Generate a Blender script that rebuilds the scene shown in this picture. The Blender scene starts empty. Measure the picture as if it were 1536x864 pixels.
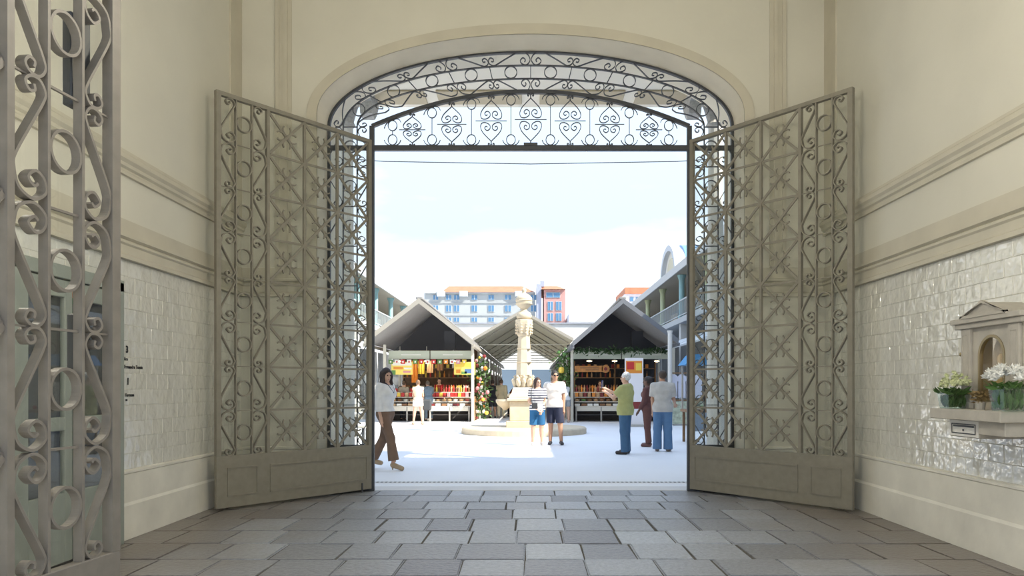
import bpy, bmesh, math, random
import numpy as np
from mathutils import Vector, Matrix, Euler
R = math.radians
rng = random.Random(7)
scene = bpy.context.scene
C = scene.collection

# ---------------------------------------------------------------- camera, sky, sun, exposure
FPX, HX, HY, EYE = 1100.0, 796.0, 582.0, 1.34          # focal length and vanishing point in 1536x864 pixels
cam = bpy.data.cameras.new('camera')
cam.sensor_width = 36.0
cam.lens = FPX / 1536 * 36
cam.shift_x = -(HX - 768) / 1536
cam.shift_y = (HY - 432) / 1536
cam.clip_end = 500
cam_o = bpy.data.objects.new('camera', cam); C.objects.link(cam_o)
cam_o.location = (0, 0, EYE); cam_o.rotation_euler = (R(90), 0, 0)
scene.camera = cam_o

world = bpy.data.worlds.new('sky'); scene.world = world
world.use_nodes = True
wn = world.node_tree.nodes; wl = world.node_tree.links
wn.clear()
w_out = wn.new('ShaderNodeOutputWorld'); w_bg = wn.new('ShaderNodeBackground')
w_tc = wn.new('ShaderNodeTexCoord'); w_sep = wn.new('ShaderNodeSeparateXYZ')
w_ramp = wn.new('ShaderNodeValToRGB'); w_noise = wn.new('ShaderNodeTexNoise'); w_map = wn.new('ShaderNodeMapping')
w_cr = wn.new('ShaderNodeValToRGB'); w_mix = wn.new('ShaderNodeMixRGB')
wl.new(w_tc.outputs['Generated'], w_sep.inputs[0]); wl.new(w_sep.outputs['Z'], w_ramp.inputs[0])
e = w_ramp.color_ramp.elements
e[0].position = 0.0; e[0].color = (0.85, 0.86, 0.87, 1)
e[1].position = 1.0; e[1].color = (0.50, 0.68, 1.0, 1)
m = e.new(0.20); m.color = (0.43, 0.51, 0.60, 1)
m = e.new(0.45); m.color = (0.48, 0.60, 0.77, 1)
w_map.inputs['Scale'].default_value = (1.2, 1.2, 4.0)
wl.new(w_tc.outputs['Generated'], w_map.inputs[0]); wl.new(w_map.outputs[0], w_noise.inputs['Vector'])
w_noise.inputs['Scale'].default_value = 2.2; w_noise.inputs['Detail'].default_value = 6
w_cr.color_ramp.elements[0].position = 0.50; w_cr.color_ramp.elements[1].position = 0.80
wl.new(w_noise.outputs['Fac'], w_cr.inputs[0])
wl.new(w_cr.outputs[0], w_mix.inputs[0]); wl.new(w_ramp.outputs[0], w_mix.inputs[1])
w_mix.inputs[2].default_value = (0.85, 0.86, 0.88, 1)
wl.new(w_mix.outputs[0], w_bg.inputs[0]); w_bg.inputs[1].default_value = 1.12
wl.new(w_bg.outputs[0], w_out.inputs[0])

sun = bpy.data.lights.new('sun', 'SUN'); sun.energy = 5.8; sun.angle = R(0.6); sun.color = (1.0, 0.93, 0.80)
sun_o = bpy.data.objects.new('sun', sun); C.objects.link(sun_o)
SUN = Vector((0.93, -0.45, 1.0)).normalized()
sun_o.rotation_euler = SUN.to_track_quat('Z', 'Y').to_euler(); sun_o.location = SUN * 60

vs = scene.view_settings
vs.view_transform = 'Standard'; vs.look = 'None'; vs.exposure = 0.88; vs.gamma = 1.0; vs.use_curve_mapping = False

def at(px, py, Y):                                      # pixel + known depth -> point
    return Vector(((px - HX) * Y / FPX, Y, EYE + (HY - py) * Y / FPX))
def gx(px, Y): return (px - HX) * Y / FPX
def gz(py, Y): return EYE + (HY - py) * Y / FPX

# ---------------------------------------------------------------- materials
MATS = {}
def mat(name, col, rough=0.6, metal=0.0, noise=0.0, scale=8.0, bump=0.0, bscale=40.0, spec=0.5, emit=None, es=0.0, coat=0.0):
    if name in MATS: return MATS[name]
    m = bpy.data.materials.new(name); m.use_nodes = True
    nt = m.node_tree; p = nt.nodes['Principled BSDF']
    p.inputs['Base Color'].default_value = (*col, 1); p.inputs['Roughness'].default_value = rough
    p.inputs['Metallic'].default_value = metal; p.inputs['Specular IOR Level'].default_value = spec
    if coat: p.inputs['Coat Weight'].default_value = coat
    if noise or bump:
        tc = nt.nodes.new('ShaderNodeTexCoord')
    if noise:
        n = nt.nodes.new('ShaderNodeTexNoise'); n.inputs['Scale'].default_value = scale; n.inputs['Detail'].default_value = 5
        nt.links.new(tc.outputs['Object'], n.inputs['Vector'])
        r = nt.nodes.new('ShaderNodeValToRGB')
        r.color_ramp.elements[0].position = 0.3; r.color_ramp.elements[1].position = 0.7
        r.color_ramp.elements[0].color = (*[max(0, c * (1 - noise)) for c in col], 1)
        r.color_ramp.elements[1].color = (*[min(1, c * (1 + noise)) for c in col], 1)
        nt.links.new(n.outputs['Fac'], r.inputs[0]); nt.links.new(r.outputs[0], p.inputs['Base Color'])
    if bump:
        b = nt.nodes.new('ShaderNodeBump'); b.inputs['Strength'].default_value = bump; b.inputs['Distance'].default_value = 0.02
        n2 = nt.nodes.new('ShaderNodeTexNoise'); n2.inputs['Scale'].default_value = bscale; n2.inputs['Detail'].default_value = 4
        nt.links.new(tc.outputs['Object'], n2.inputs['Vector'])
        nt.links.new(n2.outputs['Fac'], b.inputs['Height']); nt.links.new(b.outputs[0], p.inputs['Normal'])
    if emit:
        p.inputs['Emission Color'].default_value = (*emit, 1); p.inputs['Emission Strength'].default_value = es
    MATS[name] = m
    return m
def glass_mat(name, tint, refl=1.0, rough=0.0):
    if name in MATS: return MATS[name]
    m = bpy.data.materials.new(name); m.use_nodes = True; nt = m.node_tree; nt.nodes.clear()
    o = nt.nodes.new('ShaderNodeOutputMaterial'); mx = nt.nodes.new('ShaderNodeMixShader')
    t = nt.nodes.new('ShaderNodeBsdfTransparent'); g = nt.nodes.new('ShaderNodeBsdfGlossy'); lw = nt.nodes.new('ShaderNodeLayerWeight')
    lw.inputs['Blend'].default_value = 0.5
    pw = nt.nodes.new('ShaderNodeMath'); pw.operation = 'POWER'; pw.inputs[1].default_value = 4.0
    f = nt.nodes.new('ShaderNodeMath'); f.operation = 'MULTIPLY_ADD'; f.inputs[1].default_value = 0.9; f.inputs[2].default_value = 0.06 * refl
    nt.links.new(lw.outputs['Facing'], pw.inputs[0]); nt.links.new(pw.outputs[0], f.inputs[0]); t.inputs[0].default_value = (*tint, 1); g.inputs['Roughness'].default_value = rough
    nt.links.new(f.outputs[0], mx.inputs[0]); nt.links.new(t.outputs[0], mx.inputs[1]); nt.links.new(g.outputs[0], mx.inputs[2])
    nt.links.new(mx.outputs[0], o.inputs[0]); MATS[name] = m
    return m
def random_mat(name, cols, rough=0.6, bump=0.0, bscale=30, nscale=9, namt=0.16, dirt=None):
    """colour picked per object from a ramp, with mottling; dirt = (colour, x of wall, width): grime gathered by the walls"""
    m = bpy.data.materials.new(name); m.use_nodes = True; nt = m.node_tree; p = nt.nodes['Principled BSDF']
    p.inputs['Roughness'].default_value = rough
    oi = nt.nodes.new('ShaderNodeObjectInfo'); r = nt.nodes.new('ShaderNodeValToRGB')
    el = r.color_ramp.elements
    el[0].color = (*cols[0], 1); el[1].color = (*cols[-1], 1)
    for i, c in enumerate(cols[1:-1]): el.new((i + 1) / (len(cols) - 1)).color = (*c, 1)
    nt.links.new(oi.outputs['Random'], r.inputs[0])
    g = nt.nodes.new('ShaderNodeNewGeometry'); n = nt.nodes.new('ShaderNodeTexNoise')
    n.inputs['Scale'].default_value = nscale; n.inputs['Detail'].default_value = 8; n.inputs['Roughness'].default_value = 0.7
    nt.links.new(g.outputs['Position'], n.inputs['Vector'])
    mr = nt.nodes.new('ShaderNodeMapRange'); mr.inputs[1].default_value = 0.25; mr.inputs[2].default_value = 0.75
    mr.inputs[3].default_value = 1 - namt; mr.inputs[4].default_value = 1 + namt
    nt.links.new(n.outputs['Fac'], mr.inputs[0])
    mul = nt.nodes.new('ShaderNodeMixRGB'); mul.blend_type = 'MULTIPLY'; mul.inputs[0].default_value = 1
    nt.links.new(r.outputs[0], mul.inputs[1]); nt.links.new(mr.outputs[0], mul.inputs[2])
    last = mul.outputs[0]
    if dirt:
        s = nt.nodes.new('ShaderNodeSeparateXYZ'); nt.links.new(g.outputs['Position'], s.inputs[0])
        ab = nt.nodes.new('ShaderNodeMath'); ab.operation = 'ABSOLUTE'; nt.links.new(s.outputs['X'], ab.inputs[0])
        n3 = nt.nodes.new('ShaderNodeTexNoise'); n3.inputs['Scale'].default_value = 1.3; n3.inputs['Detail'].default_value = 5
        nt.links.new(g.outputs['Position'], n3.inputs['Vector'])
        ad = nt.nodes.new('ShaderNodeMath'); ad.operation = 'MULTIPLY_ADD'; ad.inputs[1].default_value = 1.6
        nt.links.new(n3.outputs['Fac'], ad.inputs[0]); nt.links.new(ab.outputs[0], ad.inputs[2])
        m2 = nt.nodes.new('ShaderNodeMapRange'); m2.inputs[1].default_value = dirt[1]; m2.inputs[2].default_value = dirt[1] + dirt[2]
        m2.inputs[4].default_value = 0.85
        nt.links.new(ad.outputs[0], m2.inputs[0])
        dm = nt.nodes.new('ShaderNodeMixRGB'); nt.links.new(m2.outputs[0], dm.inputs[0]); nt.links.new(last, dm.inputs[1])
        dm.inputs[2].default_value = (*dirt[0], 1); last = dm.outputs[0]
    nt.links.new(last, p.inputs['Base Color'])
    if bump:
        b = nt.nodes.new('ShaderNodeBump'); b.inputs['Strength'].default_value = bump; b.inputs['Distance'].default_value = 0.02
        n2 = nt.nodes.new('ShaderNodeTexNoise'); n2.inputs['Scale'].default_value = bscale; n2.inputs['Detail'].default_value = 6
        nt.links.new(g.outputs['Position'], n2.inputs['Vector']); nt.links.new(n2.outputs['Fac'], b.inputs['Height'])
        nt.links.new(b.outputs[0], p.inputs['Normal'])
    MATS[name] = m
    return m

M_PLASTER = mat('cream_plaster', (0.68, 0.66, 0.57), 0.85, noise=0.035, scale=1.4, bump=0.06, bscale=18)
M_TRIM = mat('beige_trim', (0.58, 0.545, 0.445), 0.75, noise=0.05, scale=3, bump=0.05, bscale=25)
M_BASE = mat('pale_plinth', (0.80, 0.775, 0.69), 0.8, noise=0.10, scale=2.3, bump=0.12, bscale=12)
M_GROUT = mat('tile_grout', (0.68, 0.665, 0.60), 0.85)
M_IRON = mat('olive_grey_iron_paint', (0.25, 0.232, 0.188), 0.45, noise=0.08, scale=14)
M_SHADEIRON = mat('shaded_brown_grey_iron_paint', (0.205, 0.185, 0.160), 0.5, noise=0.10, scale=14)  # same gate paint, darkened so the near leaf's shade sits in its colour
M_DARKIRON = mat('dark_iron', (0.05, 0.055, 0.065), 0.5)
M_GLASS = glass_mat('gate_glass', (0.985, 0.995, 0.99), 0.6)
M_STONE = mat('shrine_stone', (0.475, 0.445, 0.39), 0.8, noise=0.09, scale=9, bump=0.12, bscale=50)
M_LIMESTONE = mat('limestone', (0.60, 0.51, 0.375), 0.85, noise=0.08, scale=5, bump=0.15, bscale=25)
M_PAVE = mat('courtyard_paving', (0.83, 0.835, 0.85), 0.55, noise=0.03, scale=0.6)
M_PAVE2 = mat('threshold_stone', (0.66, 0.66, 0.66), 0.6, noise=0.05, scale=3)

# ---------------------------------------------------------------- mesh helpers
class MB:
    def __init__(self): self.v = []; self.f = []
    def add(self, vs, fs):
        o = len(self.v); self.v += [tuple(v) for v in vs]; self.f += [tuple(i + o for i in f) for f in fs]; return self
    def box(self, x0, x1, y0, y1, z0, z1, M=None):
        vs = [Vector((x, y, z)) for z in (z0, z1) for y in (y0, y1) for x in (x0, x1)]
        if M: vs = [M @ v for v in vs]
        return self.add(vs, [(0, 2, 3, 1), (4, 5, 7, 6), (0, 1, 5, 4), (2, 6, 7, 3), (0, 4, 6, 2), (1, 3, 7, 5)])
    def cbox(self, x0, x1, y0, y1, z0, z1, c):          # box with chamfered edges
        bm = bmesh.new(); bmesh.ops.create_cube(bm, size=1)
        for v in bm.verts: v.co = Vector((x0 + (v.co.x + .5) * (x1 - x0), y0 + (v.co.y + .5) * (y1 - y0), z0 + (v.co.z + .5) * (z1 - z0)))
        bmesh.ops.bevel(bm, geom=list(bm.edges), offset=c, segments=1, affect='EDGES')
        bm.verts.index_update()
        r = self.add([v.co for v in bm.verts], [[v.index for v in f.verts] for f in bm.faces]); bm.free(); return r
    def prism(self, poly, axis, d0, d1):                # poly of 2D points (counter-clockwise), extruded along axis
        n = len(poly)
        def pt(p, d): return {'x': (d, p[0], p[1]), 'y': (p[0], d, p[1]), 'z': (p[0], p[1], d)}[axis]
        vs = [pt(p, d0) for p in poly] + [pt(p, d1) for p in poly]
        fs = [tuple(range(n))[::-1], tuple(range(n, 2 * n))] + [(i, (i + 1) % n, n + (i + 1) % n, n + i) for i in range(n)]
        if axis == 'y': fs = [f[::-1] for f in fs]
        return self.add(vs, fs)
    def strap(self, pts, w, d, closed=False):           # flat bar bent in the XZ plane, depth d along Y
        n = len(pts); vs = []
        for i, p in enumerate(pts):
            a = pts[(i - 1) % n] if (closed or i > 0) else p
            b = pts[(i + 1) % n] if (closed or i < n - 1) else p
            t = Vector((b[0] - a[0], b[1] - a[1]))
            t = t.normalized() if t.length > 1e-9 else Vector((1, 0))
            nx, nz = -t.y * w / 2, t.x * w / 2
            for (s, y) in ((1, -d / 2), (-1, -d / 2), (-1, d / 2), (1, d / 2)): vs.append((p[0] + nx * s, y, p[1] + nz * s))
        fs = []
        for i in range(n if closed else n - 1):
            j = (i + 1) % n
            for k in range(4): fs.append((i * 4 + k, j * 4 + k, j * 4 + (k + 1) % 4, i * 4 + (k + 1) % 4)[::-1])
        if not closed: fs += [(0, 1, 2, 3)[::-1], tuple((n - 1) * 4 + k for k in range(4))]
        return self.add(vs, fs)
    def tube(self, pts, rad, n=8, cap=True):
        pts = [Vector(p) for p in pts]; rad = rad if hasattr(rad, '__len__') else [rad] * len(pts); vs = []
        for i, p in enumerate(pts):
            t = (pts[min(i + 1, len(pts) - 1)] - pts[max(i - 1, 0)]).normalized()
            u = t.cross(Vector((0, 0, 1)) if abs(t.z) < .95 else Vector((1, 0, 0))).normalized(); w = t.cross(u)
            vs += [p + (u * math.cos(2 * math.pi * k / n) + w * math.sin(2 * math.pi * k / n)) * rad[i] for k in range(n)]
        fs = [(i * n + k, i * n + (k + 1) % n, (i + 1) * n + (k + 1) % n, (i + 1) * n + k) for i in range(len(pts) - 1) for k in range(n)]
        if cap: fs += [tuple(range(n))[::-1], tuple(range((len(pts) - 1) * n, len(pts) * n))]
        return self.add(vs, fs)
    def lathe(self, prof, n=24, c=(0, 0, 0), sq=False): # prof: (r, z) from bottom to top
        vs = []
        for r, z in prof:
            for k in range(n):
                a = 2 * math.pi * (k + .5) / n
                q = 1 / max(abs(math.cos(a)), abs(math.sin(a))) if sq else 1
                vs.append((c[0] + r * q * math.cos(a), c[1] + r * q * math.sin(a), c[2] + z))
        fs = [(i * n + k, i * n + (k + 1) % n, (i + 1) * n + (k + 1) % n, (i + 1) * n + k) for i in range(len(prof) - 1) for k in range(n)]
        fs += [tuple(range(n))[::-1], tuple(range((len(prof) - 1) * n, len(prof) * n))]
        return self.add(vs, fs)
    def ball(self, c, r, nu=10, nv=6, sc=(1, 1, 1)):
        prof = [(max(1e-4, math.sin(math.pi * i / nv)), -math.cos(math.pi * i / nv)) for i in range(nv + 1)]
        o = len(self.v); self.lathe([(p[0] * r, p[1] * r) for p in prof], nu)
        for i in range(o, len(self.v)):
            x, y, z = self.v[i]; self.v[i] = (c[0] + x * sc[0], c[1] + y * sc[1], c[2] + z * sc[2])
        return self
    def mesh(self, name, material, smooth=False):
        me = bpy.data.meshes.new(name); me.from_pydata([tuple(v) for v in self.v], [], self.f)
        me.materials.append(material)
        if smooth: me.polygons.foreach_set('use_smooth', [True] * len(me.polygons))
        me.update(); return me
    def obj(self, name, material, parent=None, loc=(0, 0, 0), rot=(0, 0, 0), smooth=False, **tags):
        return link(name, self.mesh(name, material, smooth), parent, loc, rot, **tags)

def link(name, me, parent=None, loc=(0, 0, 0), rot=(0, 0, 0), **tags):
    o = bpy.data.objects.new(name, me); C.objects.link(o)
    o.location = loc; o.rotation_euler = rot
    if parent: o.parent = parent
    for k, v in tags.items():
        if v: o[k] = v
    return o
def thing(name, label, category, loc=(0, 0, 0), rz=0.0, group=None):
    return link(name, None, None, loc, (0, 0, rz), label=label, category=category, group=group)
def copy_tree(o, parent=None):
    c = o.copy(); C.objects.link(c); c.parent = parent
    for ch in list(o.children): copy_tree(ch, c)
    return c
def catmull(P, n=5):
    out = []
    for i in range(len(P) - 1):
        p0 = P[max(i - 1, 0)]; p1 = P[i]; p2 = P[i + 1]; p3 = P[min(i + 2, len(P) - 1)]
        for k in range(n):
            t = k / n
            out.append(tuple(0.5 * (2 * b + (c - a) * t + (2 * a - 5 * b + 4 * c - d) * t * t + (3 * b - a - 3 * c + d) * t ** 3) for a, b, c, d in zip(p0, p1, p2, p3)))
    out.append(tuple(P[-1])); return out
# ---------------------------------------------------------------- the passage: walls, floor, ceiling
XL, XR, YW, YG, YO = -3.60, 3.66, 9.12, 9.57, 10.0      # side walls, inner face of end wall, gate plane, outer face
SPR = 4.75                                              # height where the arch springs
CEIL = 7.3
def ell(a, b, n=40, t0=0.0, t1=math.pi): return [(a * math.cos(t0 + (t1 - t0) * i / n), SPR + b * math.sin(t0 + (t1 - t0) * i / n)) for i in range(n + 1)]
AO, BO = 2.655, 0.985                                   # arch opening

def arch_wall(mb, y0, y1, a, b, x0, x1, ztop):
    """wall with an arched opening, from y0 to y1"""
    arc = ell(a, b, 48); inner = [(a, 0)] + arc + [(-a, 0)]
    outer = []
    for (x, z) in inner:
        if z < SPR + 1e-6: outer.append((x1 if x > 0 else x0, z if z < 1e-6 else SPR))
        else:
            t = math.atan2((z - SPR) / b, x / a); s = (t / math.pi)
            if s < .25: outer.append((x1, SPR + (ztop - SPR) * s / .25))
            elif s > .75: outer.append((x0, SPR + (ztop - SPR) * (1 - s) / .25))
            else: outer.append((x1 + (x0 - x1) * (s - .25) / .5, ztop))
    n = len(inner)
    vs = [(p[0], y, p[1]) for y in (y0, y1) for ring in (inner, outer) for p in ring]
    fs = []
    for i in range(n - 1):
        a0, a1, b0, b1 = i, i + 1, n + i, n + i + 1
        fs.append((a0, a1, b1, b0)); fs.append((2 * n + a0, 2 * n + b0, 2 * n + b1, 2 * n + a1))
        fs.append((a0, 2 * n + a0, 2 * n + a1, a1)); fs.append((b0, b1, 2 * n + b1, 2 * n + b0))
    fs += [(0, n, 3 * n, 2 * n), (n - 1, 3 * n - 1, 4 * n - 1, 2 * n - 1)]
    mb.add(vs, fs)
mb = MB(); arch_wall(mb, YW, YO, AO, BO, -12.0, 12.0, 9.3)
o = mb.obj('wall_end', M_PLASTER, kind='structure', label='cream plaster end wall pierced by the wide arched gateway')
mb = MB(); arch_wall(mb, .2, 1.15, AO, BO, -12.0, 12.0, 9.3)
mb.obj('wall_front', M_PLASTER, kind='structure', label='street-side wall of the passage with a matching arch')
# raised band around the arch
mb = MB(); inner = [(AO, 0)] + ell(AO, BO, 56) + [(-AO, 0)]; outer = [(AO + .125, 0)] + ell(AO + .125, BO + .13, 56) + [(-AO - .125, 0)]
n = len(inner); vs = [(p[0], y, p[1]) for y in (YW - .025, YW + .01) for r in (inner, outer) for p in r]; fs = []
for i in range(n - 1):
    fs += [(i, i + 1, n + i + 1, n + i), (n + i, n + i + 1, 3 * n + i + 1, 3 * n + i), (i, 2 * n + i, 2 * n + i + 1, i + 1)]
mb.add(vs, fs); mb.obj('trim_1', M_TRIM, kind='structure', label='raised beige band around the arched opening')

# pale stone lining of the arch reveal
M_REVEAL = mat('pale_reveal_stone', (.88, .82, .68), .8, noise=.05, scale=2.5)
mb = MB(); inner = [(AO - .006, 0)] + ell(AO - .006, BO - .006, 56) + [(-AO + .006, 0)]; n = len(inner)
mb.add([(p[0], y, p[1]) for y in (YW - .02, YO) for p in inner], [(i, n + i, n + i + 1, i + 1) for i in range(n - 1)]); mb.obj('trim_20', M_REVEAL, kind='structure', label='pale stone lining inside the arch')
wl_ = MB().box(XL - .35, XL, 1.15, YW, 0, CEIL).obj('wall_left', M_PLASTER, kind='structure', label='cream plaster left wall of the passage')
wr_ = MB().box(XR, XR + .35, 1.15, YW, 0, CEIL).obj('wall_right', M_PLASTER, kind='structure', label='cream plaster right wall of the passage')
MB().box(XL - .35, XR + .35, 1.15, YW, CEIL, CEIL + .3).obj('ceiling', M_PLASTER, kind='structure', label='cream ceiling of the passage')

def profile_side(name, prof, side, y0, y1, m, label):
    """prof: (projection, z) bottom to top, run along a side wall"""
    X = XL if side < 0 else XR
    poly = [(X + .02 * side, prof[0][1])] + [(X - side * p, z) for p, z in prof] + [(X + .02 * side, prof[-1][1])]
    if side < 0: poly = poly
    else: poly = poly[::-1]
    mb = MB(); mb.prism([(x, z) for x, z in poly], 'y', y0, y1)
    return mb.obj(name, m, kind='structure', label=label)
UP = [(.0, 3.22), (.03, 3.22), (.03, 3.25), (.022, 3.258), (.022, 3.275), (.045, 3.29), (.045, 3.32), (.07, 3.345), (.07, 3.385), (.055, 3.40), (.055, 3.425), (.03, 3.44), (0, 3.45)]
LO = [(.0, 2.475), (.055, 2.475), (.055, 2.51), (.03, 2.53), (.03, 2.60), (.05, 2.615), (.05, 2.635), (.028, 2.65), (.06, 2.665), (.06, 2.69), (.02, 2.70), (.02, 2.83), (0, 2.835)]
BA = [(.045, 0), (.045, .30), (.03, .325), (.03, .575), (.04, .585), (.04, .605), (.0, .615)]
tn = 2
for side, nm in ((-1, 'left'), (1, 'right')):
    for prof, what in ((UP, 'upper'), (LO, 'lower')):
        profile_side('trim_%d' % tn, prof, side, 1.15, YW, M_TRIM, '%s beige moulded cornice along the %s wall' % (what, nm)); tn += 1
    profile_side('baseboard_' + nm, BA, side, 1.15, YW, M_BASE, 'two-step pale plinth along the foot of the %s wall' % nm)
    X = XL if side < 0 else XR
    # corner strip on the side wall, and moulded strip on the end wall
    mb = MB(); mb.box(*(sorted((X, X - side * .022))), 8.76, 8.84, 3.46, CEIL); mb.box(*(sorted((X, X - side * .012))), 8.84, YW, 3.46, CEIL)
    mb.obj('trim_%d' % tn, M_TRIM, kind='structure', label='vertical corner strip at the far end of the %s wall' % nm); tn += 1
    mb = MB(); xa = side * 3.17
    for (d0, d1, p) in ((0, .05, .03), (.05, .10, .018), (.10, .15, .03), (.15, .20, .012)):
        mb.box(*sorted((xa - side * d0, xa - side * d1)), YW - p, YW + .01, 2.83, CEIL)
    mb.obj('trim_%d' % tn, M_TRIM, kind='structure', label='vertical moulded strip on the end wall, %s of the arch' % nm); tn += 1
    # cornices and plinth across the end wall
    x0, x1 = sorted((X, side * (AO + .125)))
    for prof, mm in ((LO, M_TRIM), (BA, M_BASE)):
        poly = [(YW + .01, prof[0][1])] + [(YW - p, z) for p, z in prof] + [(YW + .01, prof[-1][1])]
        mb = MB(); mb.prism(poly[::-1], 'x', x0, x1); mb.obj('trim_%d' % tn, mm, kind='structure', label='moulding across the end wall, %s of the arch, %s' % (nm, 'at dado height' if mm is M_TRIM else 'at the floor')); tn += 1

# glazed wall tiles, one by one
def tile_mat():
    m = bpy.data.materials.new('glazed_tile'); m.use_nodes = True; nt = m.node_tree; p = nt.nodes['Principled BSDF']
    oi = nt.nodes.new('ShaderNodeObjectInfo'); r = nt.nodes.new('ShaderNodeValToRGB')
    r.color_ramp.elements[0].color = (.745, .735, .665, 1); r.color_ramp.elements[1].color = (.785, .775, .705, 1)
    nt.links.new(oi.outputs['Random'], r.inputs[0]); nt.links.new(r.outputs[0], p.inputs['Base Color'])
    p.inputs['Roughness'].default_value = 0.06; p.inputs['Specular IOR Level'].default_value = 0.9; p.inputs['Coat Weight'].default_value = 0.8; p.inputs['Coat Roughness'].default_value = 0.04
    g = nt.nodes.new('ShaderNodeNewGeometry'); n = nt.nodes.new('ShaderNodeTexNoise'); n.inputs['Scale'].default_value = 9; n.inputs['Detail'].default_value = 2
    b = nt.nodes.new('ShaderNodeBump'); b.inputs['Strength'].default_value = .7; b.inputs['Distance'].default_value = .02
    nt.links.new(g.outputs['Position'], n.inputs['Vector']); nt.links.new(n.outputs['Fac'], b.inputs['Height']); nt.links.new(b.outputs[0], p.inputs['Normal']); nt.links.new(b.outputs[0], p.inputs['Coat Normal'])
    return m
M_TILE = tile_mat()
TW, TH, NROW = 0.20, 0.1433, 13
tile_me = MB().cbox(-.012, .006, -TW / 2 + .0015, TW / 2 - .0015, -TH / 2 + .0015, TH / 2 - .0015, .003).mesh('tile', M_TILE)
for side, wall, ystart in ((-1, wl_, 4.95), (1, wr_, 5.12)):
    X = XL if side < 0 else XR; far = MB()
    for r in range(NROW):
        z = .613 + (r + .5) * TH; y = YW - TW / 2 - (TW / 2 if r % 2 else 0) + .04
        while y > ystart:
            if y + TW / 2 < YW + .02:
                tl = link('tile', tile_me, wall, (X, y, z), (rng.gauss(0, .004), rng.gauss(0, .014), (0 if side < 0 else math.pi) + rng.gauss(0, .014)))
            y -= TW
        while y > 1.3:
            far.box(*sorted((X + .002 * side, X - .006 * side)), y - TW / 2 + .0015, y + TW / 2 - .0015, z - TH / 2 + .0015, z + TH / 2 - .0015); y -= TW
    far.obj('tile_field', M_TILE, wall, kind='stuff')
    MB().box(*sorted((X + .01 * side, X - .001 * side)), 1.15, YW, .60, 2.48).obj('grout', M_GROUT, wall)

# stone floor
M_SLAB = random_mat('granite_slab', [(.19, .19, .21), (.26, .27, .30), (.34, .36, .40), (.23, .235, .255), (.42, .45, .50), (.30, .315, .35)], 0.38, bump=.55, bscale=22, nscale=26, namt=.30, dirt=((.235, .20, .165), 2.7, 1.3))
M_JOINT = mat('floor_joint', (.105, .095, .08), .95, noise=.3, scale=30)
fl = MB().box(XL - .3, XR + .3, 0.0, YO - .36, -.3, -.012).obj('floor', M_JOINT, kind='structure', label='worn granite slab floor of the passage')
rows = [0.0, .55, 1.1, 1.65, 2.2, 2.75, 3.3, 3.8, 4.3, 4.78, 5.23, 5.74, 6.32, 6.89, 7.52, 8.10, 8.63, 9.13, 9.62]
for i in range(len(rows) - 1):
    y0, y1 = rows[i] + .004, rows[i + 1] - .004; x = XL - rng.uniform(0, .3)
    while x < XR:
        w = rng.uniform(.40, .56) if y1 < 6.5 else rng.uniform(.40, .50)
        x1 = min(x + w, XR + .02); xa = max(x, XL - .02)
        if XR - x1 < .15: x1 = XR + .02
        if x1 - xa > .08:
            bm = bmesh.new(); bmesh.ops.create_cube(bm, size=1); j = lambda s: rng.uniform(-s, s); g = .004
            for v in bm.verts:
                v.co = Vector((xa + g if v.co.x < 0 else x1 - g, y0 if v.co.y < 0 else y1, 0 if v.co.z > 0 else -.05)) + Vector((j(.007), j(.005), 0))
            bmesh.ops.bevel(bm, geom=[e_ for e_ in bm.edges if all(v.co.z > -.01 for v in e_.verts)], offset=.010, segments=2, affect='EDGES')
            me = bpy.data.meshes.new('paving_stone'); bm.to_mesh(me); bm.free(); me.materials.append(M_SLAB)
            link('paving_stone', me, fl, (0, 0, rng.uniform(-.005, .003)))
        x = x1 if x1 < XR else 99
MB().cbox(-AO, AO, 9.622, YO - .001, -.3, .0, .006).obj('trim_%d' % tn, M_PAVE2, kind='structure', label='pale stone threshold under the arch'); tn += 1

# ---------------------------------------------------------------- wrought iron
STRAP, DEP = .012, .040
ROW = .49; W1 = .172
BIGSMALL = [(.72, .073), (.60, .060), (.43, .088), (.655, .121), (.90, .097), (.945, .045), (.586, .007), (.16, .038), (.03, .105), (.06, .155), (.48, .285), (.88, .405), (.93, .447), (.76, .483), (.50, .483), (.345, .456), (.46, .426), (.62, .434), (.60, .457)]
SC = catmull(BIGSMALL, 5)
def scroll_mesh(flipx, flipz, w=W1, nm='scroll'):
    pts = [((1 - x if flipx else x) * w, (-z if flipz else z)) for x, z in SC]
    return MB().strap(pts, STRAP, DEP).mesh(nm, M_IRON)
SCROLLS = {(fx, fz): scroll_mesh(fx, fz) for fx in (0, 1) for fz in (0, 1)}
def circle(r, n=28): return [(r * math.cos(2 * math.pi * i / n), r * math.sin(2 * math.pi * i / n)) for i in range(n)]
RING = MB().strap(circle(.084), STRAP, DEP, True).mesh('ring', M_IRON)
U = catmull([(-.036, .125), (-.050, .098), (-.046, .062), (-.024, .032), (0, .022), (.024, .032), (.046, .062), (.050, .098), (.036, .125)], 4)
mb = MB()
for k in range(4):
    a = k * math.pi / 2; mb.strap([(x * math.cos(a) - z * math.sin(a), x * math.sin(a) + z * math.cos(a)) for x, z in U], .0155, .018)
mb.tube([(0, -.012, 0), (0, .012, 0)], .016, 10)
ROSETTE = mb.mesh('rosette', M_IRON)
LEAF_L, LEAF_B, KICK, NR = 2.09, .03, .60, 8
LEAF_T = KICK + NR * ROW
def bar(dx, dy, dz, nm, m=None): return MB().box(-dx / 2, dx / 2, -dy / 2, dy / 2, -dz / 2, dz / 2).mesh(nm, m or M_IRON)
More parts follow.
